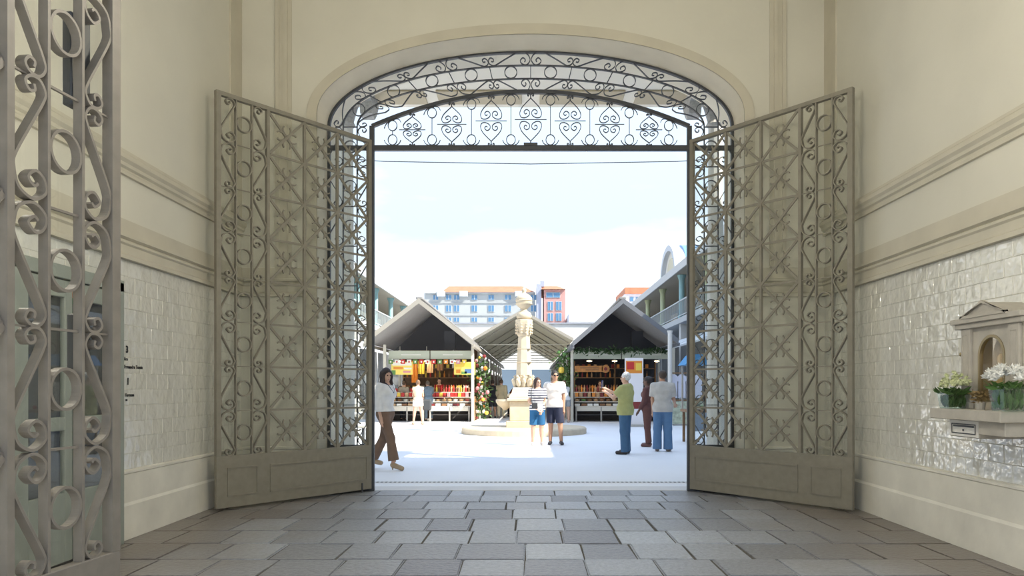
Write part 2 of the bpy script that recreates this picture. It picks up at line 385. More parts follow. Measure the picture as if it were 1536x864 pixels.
def gate_leaf(label, hinge, free, side):
    """leaf from hinge to free edge; side = sign of local y on the face away from the glass"""
    d = Vector((free[0] - hinge[0], free[1] - hinge[1])); L = d.length
    g = thing('gate_leaf', label, 'gate', (hinge[0], hinge[1], 0), math.atan2(d.y, d.x))
    fw = .055
    kp = MB().cbox(0, L, -.025, .025, LEAF_B, KICK, .004).obj('kick_panel', M_IRON, g)
    xs = [L - fw - W1, L - fw - W1 - .012 - .19 - .012]         # col1 | ring col | col3
    xb1 = L - fw - W1 - .006; xb2 = xb1 - .012 - .18; xb3 = xb2 - .006 - W1 - .015
    # sunk panels on both faces of the kick panel
    for ys in (-1, 1):
        for (p0, p1) in ((.09, xb3 - .02), (xb3 + .14, L - .13)):
            q = [(p0, .16), (p1, .16), (p1, .46), (p0, .46)]
            mb = MB(); mb.strap(q, .022, .018, True); mb.obj('panel_moulding', M_IRON, kp, (0, ys * .025, 0))
    mid = (KICK + LEAF_T) / 2; hh = LEAF_T - KICK
    for x, w in ((.025, .05), (L - fw / 2, fw)): link('stile', bar(w, .05, hh, 'stile'), g, (x, 0, mid))
    link('top_rail', bar(L, .055, .045, 'top_rail'), g, (L / 2, 0, LEAF_T + .0225))
    vb = bar(.015, .042, hh, 'vertical_bar')
    for x in (xb1, xb2): link('vertical_bar', vb, g, (x, 0, mid))
    link('vertical_bar', bar(.034, .05, hh, 'vertical_bar'), g, (xb3, 0, mid))
    cw = (xb3 - .015 - .05) / 3; vb2 = bar(.028, .034, hh, 'vertical_bar')
    for k in (1, 2): link('vertical_bar', vb2, g, (.05 + cw * k, 0, mid))
    hb = bar(3 * cw, .014, .025, 'horizontal_bar'); rb = bar(.18, .012, .010, 'cross_bar'); ln = math.hypot(cw, ROW); db = bar(ln - .02, .016, .029, 'diagonal_bar'); an = math.atan2(ROW, cw)
    cb = bar(W1 * .55, .010, .008, 'cross_bar')
    c1, c3 = L - fw - W1, xb2 - .006 - W1
    for r in range(NR + 1):
        z = KICK + r * ROW
        if 0 < r < NR:
            link('horizontal_bar', hb, g, (.05 + 1.5 * cw, .0, z)); link('cross_bar', rb, g, ((xb1 + xb2) / 2, 0, z))
            if r % 2 == 0:
                link('cross_bar', cb, g, (c1 + W1 * .74, 0, z)); link('cross_bar', cb, g, (c3 + W1 * .26, 0, z))
        if r == NR: break
        for k in range(3):
            x = .05 + cw * (k + .5); zc = z + ROW / 2
            link('diagonal_bar', db, g, (x, .008, zc), (0, an, 0)); link('diagonal_bar', db, g, (x, -.008, zc), (0, -an, 0))
            link('rosette', ROSETTE, g, (x, 0, zc))
        link('ring', RING, g, ((xb1 + xb2) / 2, 0, z + ROW / 2))
        # big scrolls meet at odd boundaries, small ones at even boundaries
        if r % 2: zb, fz = z, 0
        else: zb, fz = z + ROW, 1
        link('scroll', SCROLLS[(1, fz)], g, (c1, 0, zb)); link('scroll', SCROLLS[(0, fz)], g, (c3, 0, zb))
    MB().box(.03, L - .03, -.003, .003, KICK - .02, LEAF_T).obj('glass_pane', M_GLASS, g, (0, -side * .032, 0))
    return g, L
gl, L_ = gate_leaf('left open iron gate leaf at the market archway', (-2.085, YG - .02), (-3.41, 7.93), 1)
MB().tube([(0, 0, 0), (0, 0, .12)], .012, 8).obj('drop_bolt', M_DARKIRON, gl, (.16, .034, .0))
gate_leaf('right open iron gate leaf at the market archway', (2.085, YG - .02), (3.46, 7.86), -1)
gn, L_ = gate_leaf('nearest iron gate leaf at the left edge of the picture', (-2.13, 1.24), (-1.902, 3.36), -1)
_shaded = {}  # near leaf meshes copied to take the shade-darkened paint
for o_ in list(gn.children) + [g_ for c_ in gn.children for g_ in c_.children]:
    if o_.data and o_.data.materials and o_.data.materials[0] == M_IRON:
        if o_.data not in _shaded:
            _shaded[o_.data] = o_.data.copy(); _shaded[o_.data].materials[0] = M_SHADEIRON
        o_.data = _shaded[o_.data]
MB().cbox(L_ - .24, L_ - .12, .03, .075, 2.55, 2.95, .006).obj('lock_case', M_DARKIRON, gn)
MB().cbox(L_ - .22, L_ - .12, .03, .07, 1.42, 1.66, .006).obj('lock_case', M_DARKIRON, gn)

# fixed iron surround that follows the arch
gs = thing('gate_surround', 'fixed dark iron surround with rings and scrolls following the arch', 'gate frame', (0, YG, 0))
def band(v):                                            # v = 0 outer edge .. 1 inner edge
    return 2.63 - .55 * v, .975 - .525 * v
def arch_path(v, n=60):
    a, b = band(v); return [(a, .0)] + ell(a, b, n) + [(-a, .0)]
for v, w, d in ((0.0, .035, .05), (.335, .012, .034), (.665, .012, .034)):
    MB().strap(arch_path(v), w, d).obj('arch_bar', M_DARKIRON, gs)
# inner arch bar and posts
SAG = .45
def inner_arch(x): return 5.205 - SAG * (x / 2.07) ** 2
MB().strap([(2.07 - 4.14 * i / 40, inner_arch(2.07 - 4.14 * i / 40)) for i in range(41)], .045, .055).obj('arch_bar', M_DARKIRON, gs)
for s in (-1, 1):
    MB().cbox(s * 2.07 - .03, s * 2.07 + .03, -.03, .03, 0, inner_arch(2.07), .004).obj('gate_post', M_DARKIRON, gs)
    MB().box(*sorted((s * 2.1, s * 2.62)), -.02, .02, 4.44, 4.50).obj('side_rail', M_DARKIRON, gs)
    MB().cbox(*sorted((s * 2.1, s * 2.62)), -.02, .02, .0, .60, .004).obj('side_panel', M_DARKIRON, gs)
    # greenish side window pane
    MB().box(*sorted((s * 2.1, s * 2.62)), -.003, .003, .60, 4.44).obj('glass_pane', M_GLASS, gs, (0, .035, 0))
MB().cbox(-2.07, 2.07, -.035, .035, 4.435, 4.50, .004).obj('lintel', M_DARKIRON, gs)
MB().cbox(-.09, .09, -.045, .045, 4.49, 4.53, .004).obj('latch_plate', M_DARKIRON, gs)
# band ornament: stations every ROW up the sides and around the arch
am, bm_ = band(.5); th = [0.0]; N = 400; acc = [0.0]
for i in range(N):
    t0, t1 = math.pi / 2 * i / N, math.pi / 2 * (i + 1) / N
    acc.append(acc[-1] + math.hypot(am * (math.cos(t1) - math.cos(t0)), bm_ * (math.sin(t1) - math.sin(t0))))
QUART = acc[-1]; SIDE = SPR - KICK
UNITS = round((QUART + SIDE) / .53); UL = (QUART + SIDE) / UNITS
def band_pt(u, v, s):                                   # u = length from the crown down the side s
    a, b = band(v)
    if u < QUART:
        t = math.pi / 2 - np.interp(QUART - u, [0], [0]) if False else float(np.interp(QUART - u, acc, [math.pi / 2 * i / N for i in range(N + 1)]))
        return (s * a * math.cos(t), SPR + b * math.sin(t))
    return (s * a, SPR - (u - QUART))
for s in (-1, 1):
    for k in range(UNITS):
        u0 = k * UL
        c = band_pt(u0 + UL / 2, .5, s)
        link('ring', RING if False else MB().strap(circle(.079), .009, .03, True).mesh('ring', M_DARKIRON), gs, (c[0], 0, c[1]))
        if k or s > 0:
            MB().strap([band_pt(u0, .335, s), band_pt(u0, .665, s)], .010, .03).obj('cross_bar', M_DARKIRON, gs)
        for (va, vb) in ((0.0, .335), (1.0, .665)):
            big0 = (k % 2 == 0)
            pts = [band_pt(u0 + (z / ROW * UL if big0 else UL - z / ROW * UL), va + (vb - va) * x, s) for x, z in SC]
            MB().strap(pts, .0085, .028).obj('scroll', M_DARKIRON, gs)
# transom grille: hearts and lollipops
tg = thing('transom_grille', 'dark iron fanlight grille of heart scrolls above the gate opening', 'grille', (0, YG, 0))
HEART = catmull([(.030, .018), (.022, .030), (.037, .034), (.042, .018), (.025, .004), (.006, .020), (.0, .06), (.05, .115), (.115, .19), (.143, .26), (.128, .315), (.075, .325), (.02, .29), (.018, .24), (.055, .215), (.088, .245), (.070, .275), (.050, .262)], 4)
for k in range(-3, 4):
    x = k * .515; z0 = 4.50; h = inner_arch(abs(x) + .05) - .02 - z0; sc = h / .70; sx = min(1, .55 + .45 * sc)
    for sgn in (-1, 1):
        for up in (0, 1):
            pts = [(x + sgn * px * sx, (z0 + pz * sc) if not up else z0 + h - pz * sc) for px, pz in HEART]
            MB().strap(pts, .0085, .02).obj('heart_scroll', M_DARKIRON, tg)
    MB().box(x - .21 * sx, x + .21 * sx, -.006, .006, z0 + h / 2 - .004, z0 + h / 2 + .004).obj('cross_bar', M_DARKIRON, tg)
HORN = catmull([(.005, .012), (.04, .008), (.085, .03), (.108, .075)], 5)
for k in range(8):
    x = (k - 3.5) * .515; z0 = 4.50; z1 = inner_arch(x) - .022
    r = .058
    egg = [(x + r * math.cos(2 * math.pi * i / 24), z0 + .012 + r * 1.15 + r * 1.15 * math.sin(2 * math.pi * i / 24)) for i in range(24)]
    MB().strap(egg, .0085, .02, True).obj('ring', M_DARKIRON, tg)
    if z1 - z0 > .28:
        egg2 = [(p[0], z1 - (p[1] - z0)) for p in egg]; MB().strap(egg2, .0085, .02, True).obj('ring', M_DARKIRON, tg)
        MB().box(x - .004, x + .004, -.006, .006, z0 + .14, z1 - .14).obj('stem', M_DARKIRON, tg)
    for sgn in (-1, 1):
        MB().strap([(x + sgn * a, z0 + b) for a, b in HORN], .008, .018).obj('horn', M_DARKIRON, tg)
        sl = -2 * SAG * x / 2.07 ** 2
        MB().strap([(x + sgn * a, z1 - b + sl * sgn * a) for a, b in HORN], .008, .018).obj('horn', M_DARKIRON, tg)

# ---------------------------------------------------------------- added fill lamps, out of view, that brighten the passage
M_FILL_GLOBE = mat('fill_lamp_globe', (1, .95, .85), .4, emit=(1.0, .91, .74), es=44.0)
t = thing('hanging_fill_lamp', 'added white globe fill lamp hanging unseen from the passage ceiling', 'lamp', (0, 4.4, 4.05)); lz = 4.05  # unseen lamp, added to lift the upper walls
MB().ball((0, 0, 0), .24, 20, 12).obj('globe', M_FILL_GLOBE, t, smooth=True)
MB().lathe([(.10, .20), (.11, .25), (.03, .30), (.012, .34), (.012, CEIL - lz - .03), (.07, CEIL - lz - .03), (.07, CEIL - lz)], 14).obj('stem', M_DARKIRON, t)
M_FILL_GLOBE2 = mat('wall_fill_globe', (1, .95, .85), .4, emit=(1.0, .92, .78), es=24.0)
for s_, lx, ly in ((-1, XL, 3.7), (1, XR, 3.05)):  # two unseen lamps added as fill for the lower walls
    t = thing('wall_fill_lamp', 'added white globe fill lamp, out of view, on the %s wall' % ('left' if s_ < 0 else 'right'), 'lamp', (lx, ly, 2.95))
    MB().ball((-s_ * .62, 0, -.2), .15, 18, 10).obj('globe', M_FILL_GLOBE2, t, smooth=True)
    MB().tube([(-s_ * .01, 0, 0), (-s_ * .3, 0, .06), (-s_ * .62, 0, .0), (-s_ * .62, 0, -.06)], .014, 8).obj('arm', M_DARKIRON, t)
    MB().cbox(*sorted((-s_ * .025, 0)), -.06, .06, -.12, .12, .004).obj('back_plate', M_DARKIRON, t)

# ---------------------------------------------------------------- shrine on the right wall
def arc_pts(cx, cz, r, n=16): return [(cx + r * math.cos(math.pi * i / n), cz + r * math.sin(math.pi * i / n)) for i in range(n + 1)]
sh = thing('wall_shrine', 'carved stone wall shrine with pediment and arched glass door on right wall', 'shrine', (XR, 5.46, 1.18))
# local: y along wall (toward gate +), x out of wall negative
BX = -.23
mb = MB()
# front slab with an arched recess
def shrine_front(mb, x0, x1, y0, y1, z1, r, zs):
    arc = arc_pts(0, zs, r, 20); inner = [(r, .06)] + arc + [(-r, .06)]
    outer = [(y1, 0)] + [((y1 if i < 5 else (y0 if i > 15 else y1 + (y0 - y1) * (i - 5) / 10)), (z1 if 5 <= i <= 15 else zs + (z1 - zs) * ((i if i < 5 else 20 - i) / 5))) for i in range(21)] + [(y0, 0)]
    n = len(inner); vs = [(x, p[0], p[1]) for x in (x0, x1) for rr in (inner, outer) for p in rr]; fs = []
    for i in range(n - 1):
        fs += [(i, n + i, n + i + 1, i + 1), (i, i + 1, 2 * n + i + 1, 2 * n + i), (n + i, 3 * n + i, 3 * n + i + 1, n + i + 1)]
    fs += [(0, n - 1, 2 * n - 1, n)]
    mb.add(vs, fs)
shrine_front(mb, BX, -.12, -.36, .36, .62, .155, .40)
mb.box(-.125, -.001, -.36, .36, 0, .62)
mb.obj('body', M_STONE, sh)
for s in (-1, 1):
    p = MB(); p.cbox(BX - .025, BX, s * .285 - .06, s * .285 + .06, .0, .62, .004); pl = p.obj('pilaster', M_STONE, sh)
    MB().strap([(s * .285 - .035, .06), (s * .285 + .035, .06), (s * .285 + .035, .57), (s * .285 - .035, .57)], .008, .006, True).obj('pilaster_panel', M_STONE, pl, (BX - .026, 0, 0), (0, 0, R(90)))
    MB().cbox(BX - .035, BX, s * .285 - .07, s * .285 + .07, 0, .05, .004).obj('pilaster_base', M_STONE, pl)
ent = MB(); ent.cbox(BX - .045, 0, -.40, .40, .62, .66, .004); ent.cbox(BX - .07, 0, -.42, .42, .66, .70, .004)
ent.obj('entablature', M_STONE, sh)
pd = MB(); pd.prism([(-.27, .70), (.27, .70), (0, .80)], 'x', BX - .06, 0); pdo = pd.obj('pediment', M_STONE, sh)
MB().strap([(-.27, .705), (.27, .705), (0, .805)], .022, .03, True).obj('pediment_moulding', M_STONE, pdo, (BX - .065, 0, 0), (0, 0, R(90)))
M_GOLD = mat('niche_gold', (.80, .62, .32), .45, noise=.3, scale=14)
M_BRASS = mat('dull_brass', (.36, .29, .17), .35, metal=.8)
fr = [(.148, .065)] + arc_pts(0, .40, .148, 20) + [(-.148, .065)]
dr = MB().strap(fr, .022, .03, True).obj('door_frame', M_BRASS, sh, (BX + .01, 0, 0), (0, 0, R(90)))
MB().box(-.1245, -.121, -.15, .15, .06, .55).obj('niche_back', M_GOLD, sh)
M_DOORGLASS = glass_mat('shrine_glass', (.95, .9, .8), 1.25)
MB().prism(fr, 'x', -.003, .003).obj('door_glass', M_DOORGLASS, dr, (0, .0, 0), (0, 0, R(-90)))
mb = MB(); mb.lathe([(.03, .07), (.045, .075), (.04, .10), (.028, .16), (.03, .22), (.038, .27), (.028, .31), (.012, .33), (.02, .345), (.026, .37), (.02, .40), (.008, .415)], 14, (-.16, 0, 0))
mb.obj('figurine', mat('ivory', (.75, .66, .5), .5), sh, smooth=True)

shf = thing('stone_shelf', 'stone ledge under the shrine carrying flower vases', 'shelf', (XR, 5.44, 1.10))
MB().cbox(-.46, 0, -.44, .44, 0, .08, .006).obj('slab', M_STONE, shf)
MB().cbox(-.40, 0, -.40, -.10, -.10, 0, .005).obj('bracket', M_STONE, shf)
db_ = thing('donation_box', 'small metal donation slot box fixed beneath the stone ledge', 'box', (XR, 5.58, .965))
MB().cbox(-.36, 0, -.19, .19, 0, .133, .004).obj('body', mat('box_stone', (.44, .41, .36), .7), db_)
fp = MB().cbox(-.366, -.36, -.185, .185, .006, .128, .002).obj('front_plate', mat('pale_enamel', (.78, .76, .70), .4), db_)
MB().strap([(-.15, .03), (.15, .03), (.15, .10), (-.15, .10)], .008, .006, True).obj('plate_rim', M_DARKIRON, fp, (-.369, 0, 0), (0, 0, R(90)))
MB().box(-.371, -.366, -.13, .13, .078, .092).obj('coin_slot', M_DARKIRON, fp)
MB().tube([(-.374, .0, .055), (-.366, 0, .055)], .006, 8).obj('keyhole', M_DARKIRON, fp)
hk = MB(); hk.tube([(0, 0, 0), (-.05, 0, .0)], .012, 8); hk.ball((-.06, 0, 0), .018); hk.obj('wall_hook', M_BRASS, None, (XR - .006, 6.12, 1.62), label='small round metal peg on the tiles left of the shrine', category='hook')

# flowers
M_LEAF = random_mat('leaf_green', [(.05, .11, .025), (.08, .17, .04), (.035, .08, .03)], .6)
M_PETAL_W = mat('white_petal', (.86, .86, .82), .6)
M_PETAL_G = mat('greenish_petal', (.66, .70, .42), .6, noise=.2, scale=40)
M_VASE = glass_mat('vase_glass', (.88, .94, .90), 1.1)
def leaf_quad(mb, base, d, ln, wd):
    d = Vector(d).normalized(); s = d.cross(Vector((rng.uniform(-1, 1), rng.uniform(-1, 1), .3))).normalized(); nrm = d.cross(s)
    b = Vector(base)
    mb.add([b, b + d * ln * .5 + s * wd / 2 + nrm * wd * .1, b + d * ln, b + d * ln * .5 - s * wd / 2 + nrm * wd * .1], [(0, 1, 2, 3)])
def flower_vase(label, loc, w, h, nfl, spread, fh, spiky, pm):
    t = thing('flower_vase', label, 'flower vase', loc, group=None)
    mb = MB(); a, b = w * .40, w * .5
    for k in range(4):
        c0, s0 = math.cos(k * math.pi / 2), math.sin(k * math.pi / 2)
        q = [(-a, -a, 0), (a, -a, 0), (b, -b, h), (-b, -b, h)]
        mb.add([(x * c0 - y * s0, x * s0 + y * c0, z) for x, y, z in q], [(0, 1, 2, 3)])
    mb.obj('glass', M_VASE, t)
    MB().cbox(-a * .98, a * .98, -a * .98, a * .98, 0.002, .012, .001).obj('glass_base', M_VASE, t)
    mb = MB()
    for i in range(520):
        x, y = rng.uniform(-a * .92, a * .92), rng.uniform(-a * .92, a * .92)
        leaf_quad(mb, (x, y, rng.uniform(.006, h * .5)), (rng.uniform(-.3, .3), rng.uniform(-.3, .3), 1), rng.uniform(.3, .6) * h, .024)
    mb.obj('stems', M_LEAF, t)
    mb = MB()
    for i in range(90):
        an = rng.uniform(0, 6.28); leaf_quad(mb, (rng.uniform(-b, b), rng.uniform(-b, b), h * .9), (math.cos(an), math.sin(an), rng.uniform(.1, .9)), rng.uniform(.05, .11), .03)
    mb.obj('foliage', M_LEAF, t)
    for i in range(nfl):
        an, rr = rng.uniform(0, 6.28), math.sqrt(rng.random()) * spread
        c = Vector((rr * math.cos(an) * .72, rr * math.sin(an), h + fh * (1 - .5 * (rr / spread) ** 2) * rng.uniform(.55, 1.0)))
        mb = MB(); n = 34 if spiky else 14; rad = .042 if spiky else .022
        for j in range(n):
            z = rng.uniform(-.35, 1); a2 = rng.uniform(0, 6.28); q = math.sqrt(max(0, 1 - z * z)); dv = Vector((q * math.cos(a2), q * math.sin(a2), z))
            leaf_quad(mb, c, dv, rad * rng.uniform(.8, 1.15), .012 if spiky else .016)
        mb.ball(c, rad * .45, 6, 4)
        mb.obj('blossom', pm, t)
    return t
zt = 1.18
flower_vase('square glass vase of pale green-white blossoms at the left end of the ledge', (XR - .38, 5.70, zt), .16, .125, 60, .15, .16, False, M_PETAL_G)
flower_vase('larger glass vase of spiky white chrysanthemums at the right end of the ledge', (XR - .38, 5.04, zt), .17, .17, 26, .16, .15, True, M_PETAL_W)
t = thing('dried_plant', 'small potted dried brownish plant between the two flower vases', 'plant', (XR - .36, 5.38, zt))
MB().lathe([(.028, 0), (.034, .035), (.036, .06)], 12).obj('pot', mat('grey_pot', (.42, .40, .36), .6), t)
mb = MB()
for i in range(120):
    an = rng.uniform(0, 6.28); leaf_quad(mb, (rng.gauss(0, .025), rng.gauss(0, .025), rng.uniform(.05, .13)), (math.cos(an), math.sin(an), rng.uniform(-.2, .9)), rng.uniform(.025, .05), .018)
mb.obj('foliage', random_mat('dried_leaf', [(.20, .11, .05), (.26, .19, .08), (.13, .13, .04)], .7), t)

# ---------------------------------------------------------------- left wall: glazed door behind the near gate leaf, lettering
M_DOOR = mat('grey_green_door_paint', (.30, .33, .29), .45, noise=.05, scale=6)
d1 = link('door_1', None, None, (XL, 5.62, 0), kind='structure', label='grey-green glazed double door in the left wall behind the near gate leaf')
DW = .62
MB().box(-.002, .05, -DW, DW, 0, 2.22).obj('door_back', mat('dark_shop_interior', (.10, .10, .095), .7), d1)
for s in (-1, 1):
    lf = link('door_leaf', None, d1)
    for (y0, y1, z0, z1) in ((0.01, .10, .03, 2.15), (.50, .60, .03, 2.15), (.10, .50, .03, .55), (.10, .50, 1.02, 1.12), (.10, .50, 2.02, 2.15)):
        MB().cbox(.055, .095, *sorted((s * y0, s * y1)), z0, z1, .004).obj('door_rail', M_DOOR, lf)
    MB().box(.07, .076, *sorted((s * .10, s * .50)), .55, 2.02).obj('glass_pane', M_GLASS, lf)
    MB().cbox(.03, .11, *sorted((s * .60, s * .68)), 0, 2.24, .004).obj('door_jamb', M_DOOR, d1)
MB().cbox(.03, .11, -.68, .68, 2.16, 2.26, .004).obj('door_head', M_DOOR, d1)
nt_ = thing('window_sticker', 'small orange and green sticker on the glazed door', 'sticker', (XL + .08, 5.60, 1.98))
MB().box(0, .003, -.06, .06, .05, .10).obj('orange_field', mat('sticker_orange', (.6, .22, .10), .5), nt_)
MB().box(0, .003, -.06, .06, 0, .05).obj('green_field', mat('sticker_green', (.03, .14, .06), .5), nt_)
MB().box(0, .003, -.06, .06, 0, .11).obj('window_sticker', mat('sticker_blue', (.03, .04, .22), .5), None, (XL + .08, 5.62, 1.26), label='small dark blue sticker on the glazed door', category='sticker')

lt = thing('wall_lettering', 'black direction lettering on the tiled left wall', 'lettering', (XL + .0115, 6.3, 0))
M_BLACK = mat('black_lettering', (.02, .02, .02), .6)
def text_mesh(body, size, m, ext=.0008):
    cu = bpy.data.curves.new('t', 'FONT'); cu.body = body; cu.size = size; cu.extrude = ext; cu.align_x = 'LEFT'; cu.offset = size * .03
    tmp = bpy.data.objects.new('t', cu); C.objects.link(tmp)
    bpy.context.view_layer.update()
    me = bpy.data.meshes.new_from_object(tmp.evaluated_get(bpy.context.evaluated_depsgraph_get()))
    bpy.data.objects.remove(tmp); me.materials.append(m); return me
for body, size, y, z in (('3', .085, 6.50, 1.655), ('ões', .040, 6.475, 1.585), ('Fernandes Tomás', .043, 6.475, 1.515), ('1', .085, 6.515, 1.37), ('Formosa', .040, 6.495, 1.265), ('ua', .034, 6.495, 1.225)):
    link('text_line', text_mesh(body, size, M_BLACK), lt, (0, y - 6.3, z), (R(90), 0, R(90)))
# ---------------------------------------------------------------- courtyard
MB().box(-60, 60, YO, 140, -.3, 0).obj('courtyard_ground', M_PAVE, kind='structure', label='smooth pale courtyard paving')
MB().box(-60, 60, -40, 0.0, -.3, -.02).obj('street_ground', mat('street_paving', (.50, .49, .47), .8, noise=.1, scale=2), kind='structure', label='street pavement outside the passage')
t = thing('drain_channel', 'slotted drain channel across the courtyard in front of the gate', 'drain', (0, 10.40, 0))
MB().box(-4.2, 4.2, -.055, .055, .0, .003).obj('channel', M_DARKIRON, t)
mb = MB(); x = -4.2
while x < 4.2: mb.box(x, x + .025, -.045, .045, .003, .006); x += .062
mb.box(-4.2, 4.2, -.07, -.045, .0, .006); mb.box(-4.2, 4.2, .045, .07, .0, .006)
mb.obj('grating', M_PAVE2, t, kind='stuff')

M_WHITE = mat('white_render', (.66, .655, .63), .8, noise=.03, scale=1)
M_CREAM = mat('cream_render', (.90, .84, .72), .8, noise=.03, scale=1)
M_TAN = mat('tan_panel', (.55, .47, .33), .8)
# balcony over the outer side of the gate, on two columns
bl = thing('gate_balcony', 'cream balcony slab with tan ceiling panels above the gate outside', 'balcony', (0, YO, 6.2))
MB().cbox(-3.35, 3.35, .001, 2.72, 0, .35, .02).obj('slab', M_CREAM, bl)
for (a, b) in ((-3.05, -1.75), (-1.55, -.15), (.15, 1.55), (1.75, 3.05)):
    MB().cbox(a, b, 1.95, 2.5, -.03, .0, .008).obj('ceiling_panel', M_TAN, bl)
for s in (-1, 1):
    c = MB(); c.tube([(s * 3.1, 2.3, -6.2), (s * 3.1, 2.3, -.5)], [.15, .12], 14); cl = c.obj('column', M_WHITE, bl)
    MB().lathe([(.12, -.5), (.16, -.45), (.13, -.40), (.2, -.15), (.22, -.12), (.22, 0)], 14, (s * 3.1, 2.3, 0)).obj('capital', mat('grey_stone', (.45, .44, .42), .8, noise=.2, scale=30), cl)
    q = MB(); q.prism([(1.2, 0), (2.45, 0), (2.45, -.12), (2.3, -.30), (2.15, -.42), (1.95, -.38), (1.9, -.2), (1.2, -.1)][::-1], 'x', s * 2.68 - .1, s * 2.68 + .1); q.obj('bracket', MATS['grey_stone'], bl)
mb = MB(); mb.tube([(-9.3, 20, 7.9), (-4, 20, 7.52), (0, 20, 7.45), (4, 20, 7.52), (8.1, 20, 7.8)], .012, 6)
mb.obj('overhead_cable', M_DARKIRON, label='thin cable strung high across the courtyard', category='cable')

# ---------------------------------------------------------------- fountain pillar
fo = thing('fountain_pillar', 'carved cream limestone fountain pillar topped by an urn', 'fountain', (gx(786, 21.9), 21.9, 0))
MB().lathe([(1.86, 0), (1.86, .15), (1.82, .185), (1.2, .185)], 56).obj('round_base', M_LIMESTONE, fo)
mb = MB(); mb.cbox(-.52, .52, -.52, .52, .185, .37, .015); mb.obj('step', M_LIMESTONE, fo)
pe = MB().cbox(-.42, .42, -.42, .42, .37, .95, .02).obj('pedestal', M_LIMESTONE, fo)
mb = MB(); mb.cbox(-.50, .50, -.50, .50, .95, 1.04, .02); mb.obj('pedestal_cap', M_LIMESTONE, fo)
for s in (-1, 1):
    MB().lathe([(.05, .68), (.10, .74), (.24, .86), (.28, .93), (.28, 1.0), (.24, 1.0), (.18, .92)], 20, (s * .56, -.05, 0)).obj('basin', M_LIMESTONE, fo, smooth=True)
    MB().ball((s * .44, -.05, 1.12), .06).obj('spout', M_LIMESTONE, fo)
mb = MB(); mb.lathe([(.44, 1.04), (.43, 1.1), (.36, 1.2), (.33, 1.32), (.31, 1.36)], 4, sq=True); mb.obj('curved_plinth', M_LIMESTONE, fo)
for tier, (n_, r0_, z0_, sc_) in enumerate(((12, .25, 1.34, 1.0), (10, .22, 1.50, .8))):       # carved leaves around the foot of the shaft
    for i in range(n_):
        a_ = 2 * math.pi * (i + .5 * tier) / n_; q_ = 1.0 + .12 * math.cos(4 * a_ + math.pi)
        MB().tube([((r0_ + d_ * sc_) * q_ * math.cos(a_), (r0_ + d_ * sc_) * q_ * math.sin(a_), z0_ + h_ * sc_) for d_, h_ in ((0, 0), (.03, .10), (.07, .19), (.12, .25), (.145, .22))], [.05 * sc_, .075 * sc_, .07 * sc_, .045 * sc_, .012], 7).obj('carved_leaf', M_LIMESTONE, fo, smooth=True)
sf = MB().lathe([(.245, 1.36), (.235, 1.7), (.17, 2.86), (.175, 2.9)], 8, sq=True).obj('shaft', M_LIMESTONE, fo)
for z, r in ((1.72, .243), (2.1, .222), (2.5, .199)):
    MB().lathe([(r, z), (r + .004, z + .006), (r, z + .012)], 4, sq=True).obj('shaft_joint', M_LIMESTONE, sf)
MB().lathe([(.17, 2.88), (.20, 2.92), (.19, 2.97), (.21, 3.05), (.245, 3.22), (.255, 3.30), (.255, 3.36), (.21, 3.38)], 8, sq=True).obj('capital', M_LIMESTONE, fo)
mb = MB()
for i in range(40):
    a = 2 * math.pi * i / 10; mb.ball((.235 * math.cos(a), .235 * math.sin(a), 2.98 + .085 * (i // 10)), .038, 6, 4)
mb.obj('capital_carving', M_LIMESTONE, fo)
MB().lathe([(.16, 3.38), (.22, 3.42), (.235, 3.50), (.20, 3.58), (.11, 3.63), (.09, 3.68), (.13, 3.73), (.21, 3.80), (.245, 3.90), (.24, 3.97), (.25, 4.0), (.22, 4.05), (.15, 4.12), (.07, 4.16), (.05, 4.2), (.08, 4.25), (.05, 4.31), (.01, 4.34)], 22).obj('urn', M_LIMESTONE, fo, smooth=True)
for z in (3.83, 3.93): MB().lathe([(.24, z), (.262, z + .015), (.24, z + .03)], 22).obj('urn_moulding', M_LIMESTONE, fo)

# ---------------------------------------------------------------- market stalls under gabled roofs
M_ROOF = mat('roof_sheet', (.27, .265, .26), .6, noise=.06, scale=2)
M_RIM = mat('roof_rim', (.33, .31, .27), .5)
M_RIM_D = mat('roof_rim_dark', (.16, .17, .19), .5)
M_POST = mat('white_post', (.60, .58, .50), .5)
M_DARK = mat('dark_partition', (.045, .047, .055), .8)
M_FASCIA = mat('fascia_green_white', (.50, .54, .44), .6, noise=.04, scale=2)
M_FASCIA_L = mat('fascia_strip', (.74, .74, .68), .6)
M_WOOD = mat('brown_wood', (.25, .15, .08), .7, noise=.2, scale=12)
M_CANVAS = mat('canopy_sheet', (.64, .62, .56), .75)
_nt = M_CANVAS.node_tree; _tr = _nt.nodes.new('ShaderNodeBsdfTranslucent'); _tr.inputs[0].default_value = (.55, .53, .45, 1); _mx = _nt.nodes.new('ShaderNodeMixShader'); _mx.inputs[0].default_value = .35
_nt.links.new(_nt.nodes['Principled BSDF'].outputs[0], _mx.inputs[1]); _nt.links.new(_tr.outputs[0], _mx.inputs[2]); _nt.links.new(_mx.outputs[0], _nt.nodes['Material Output'].inputs[0])
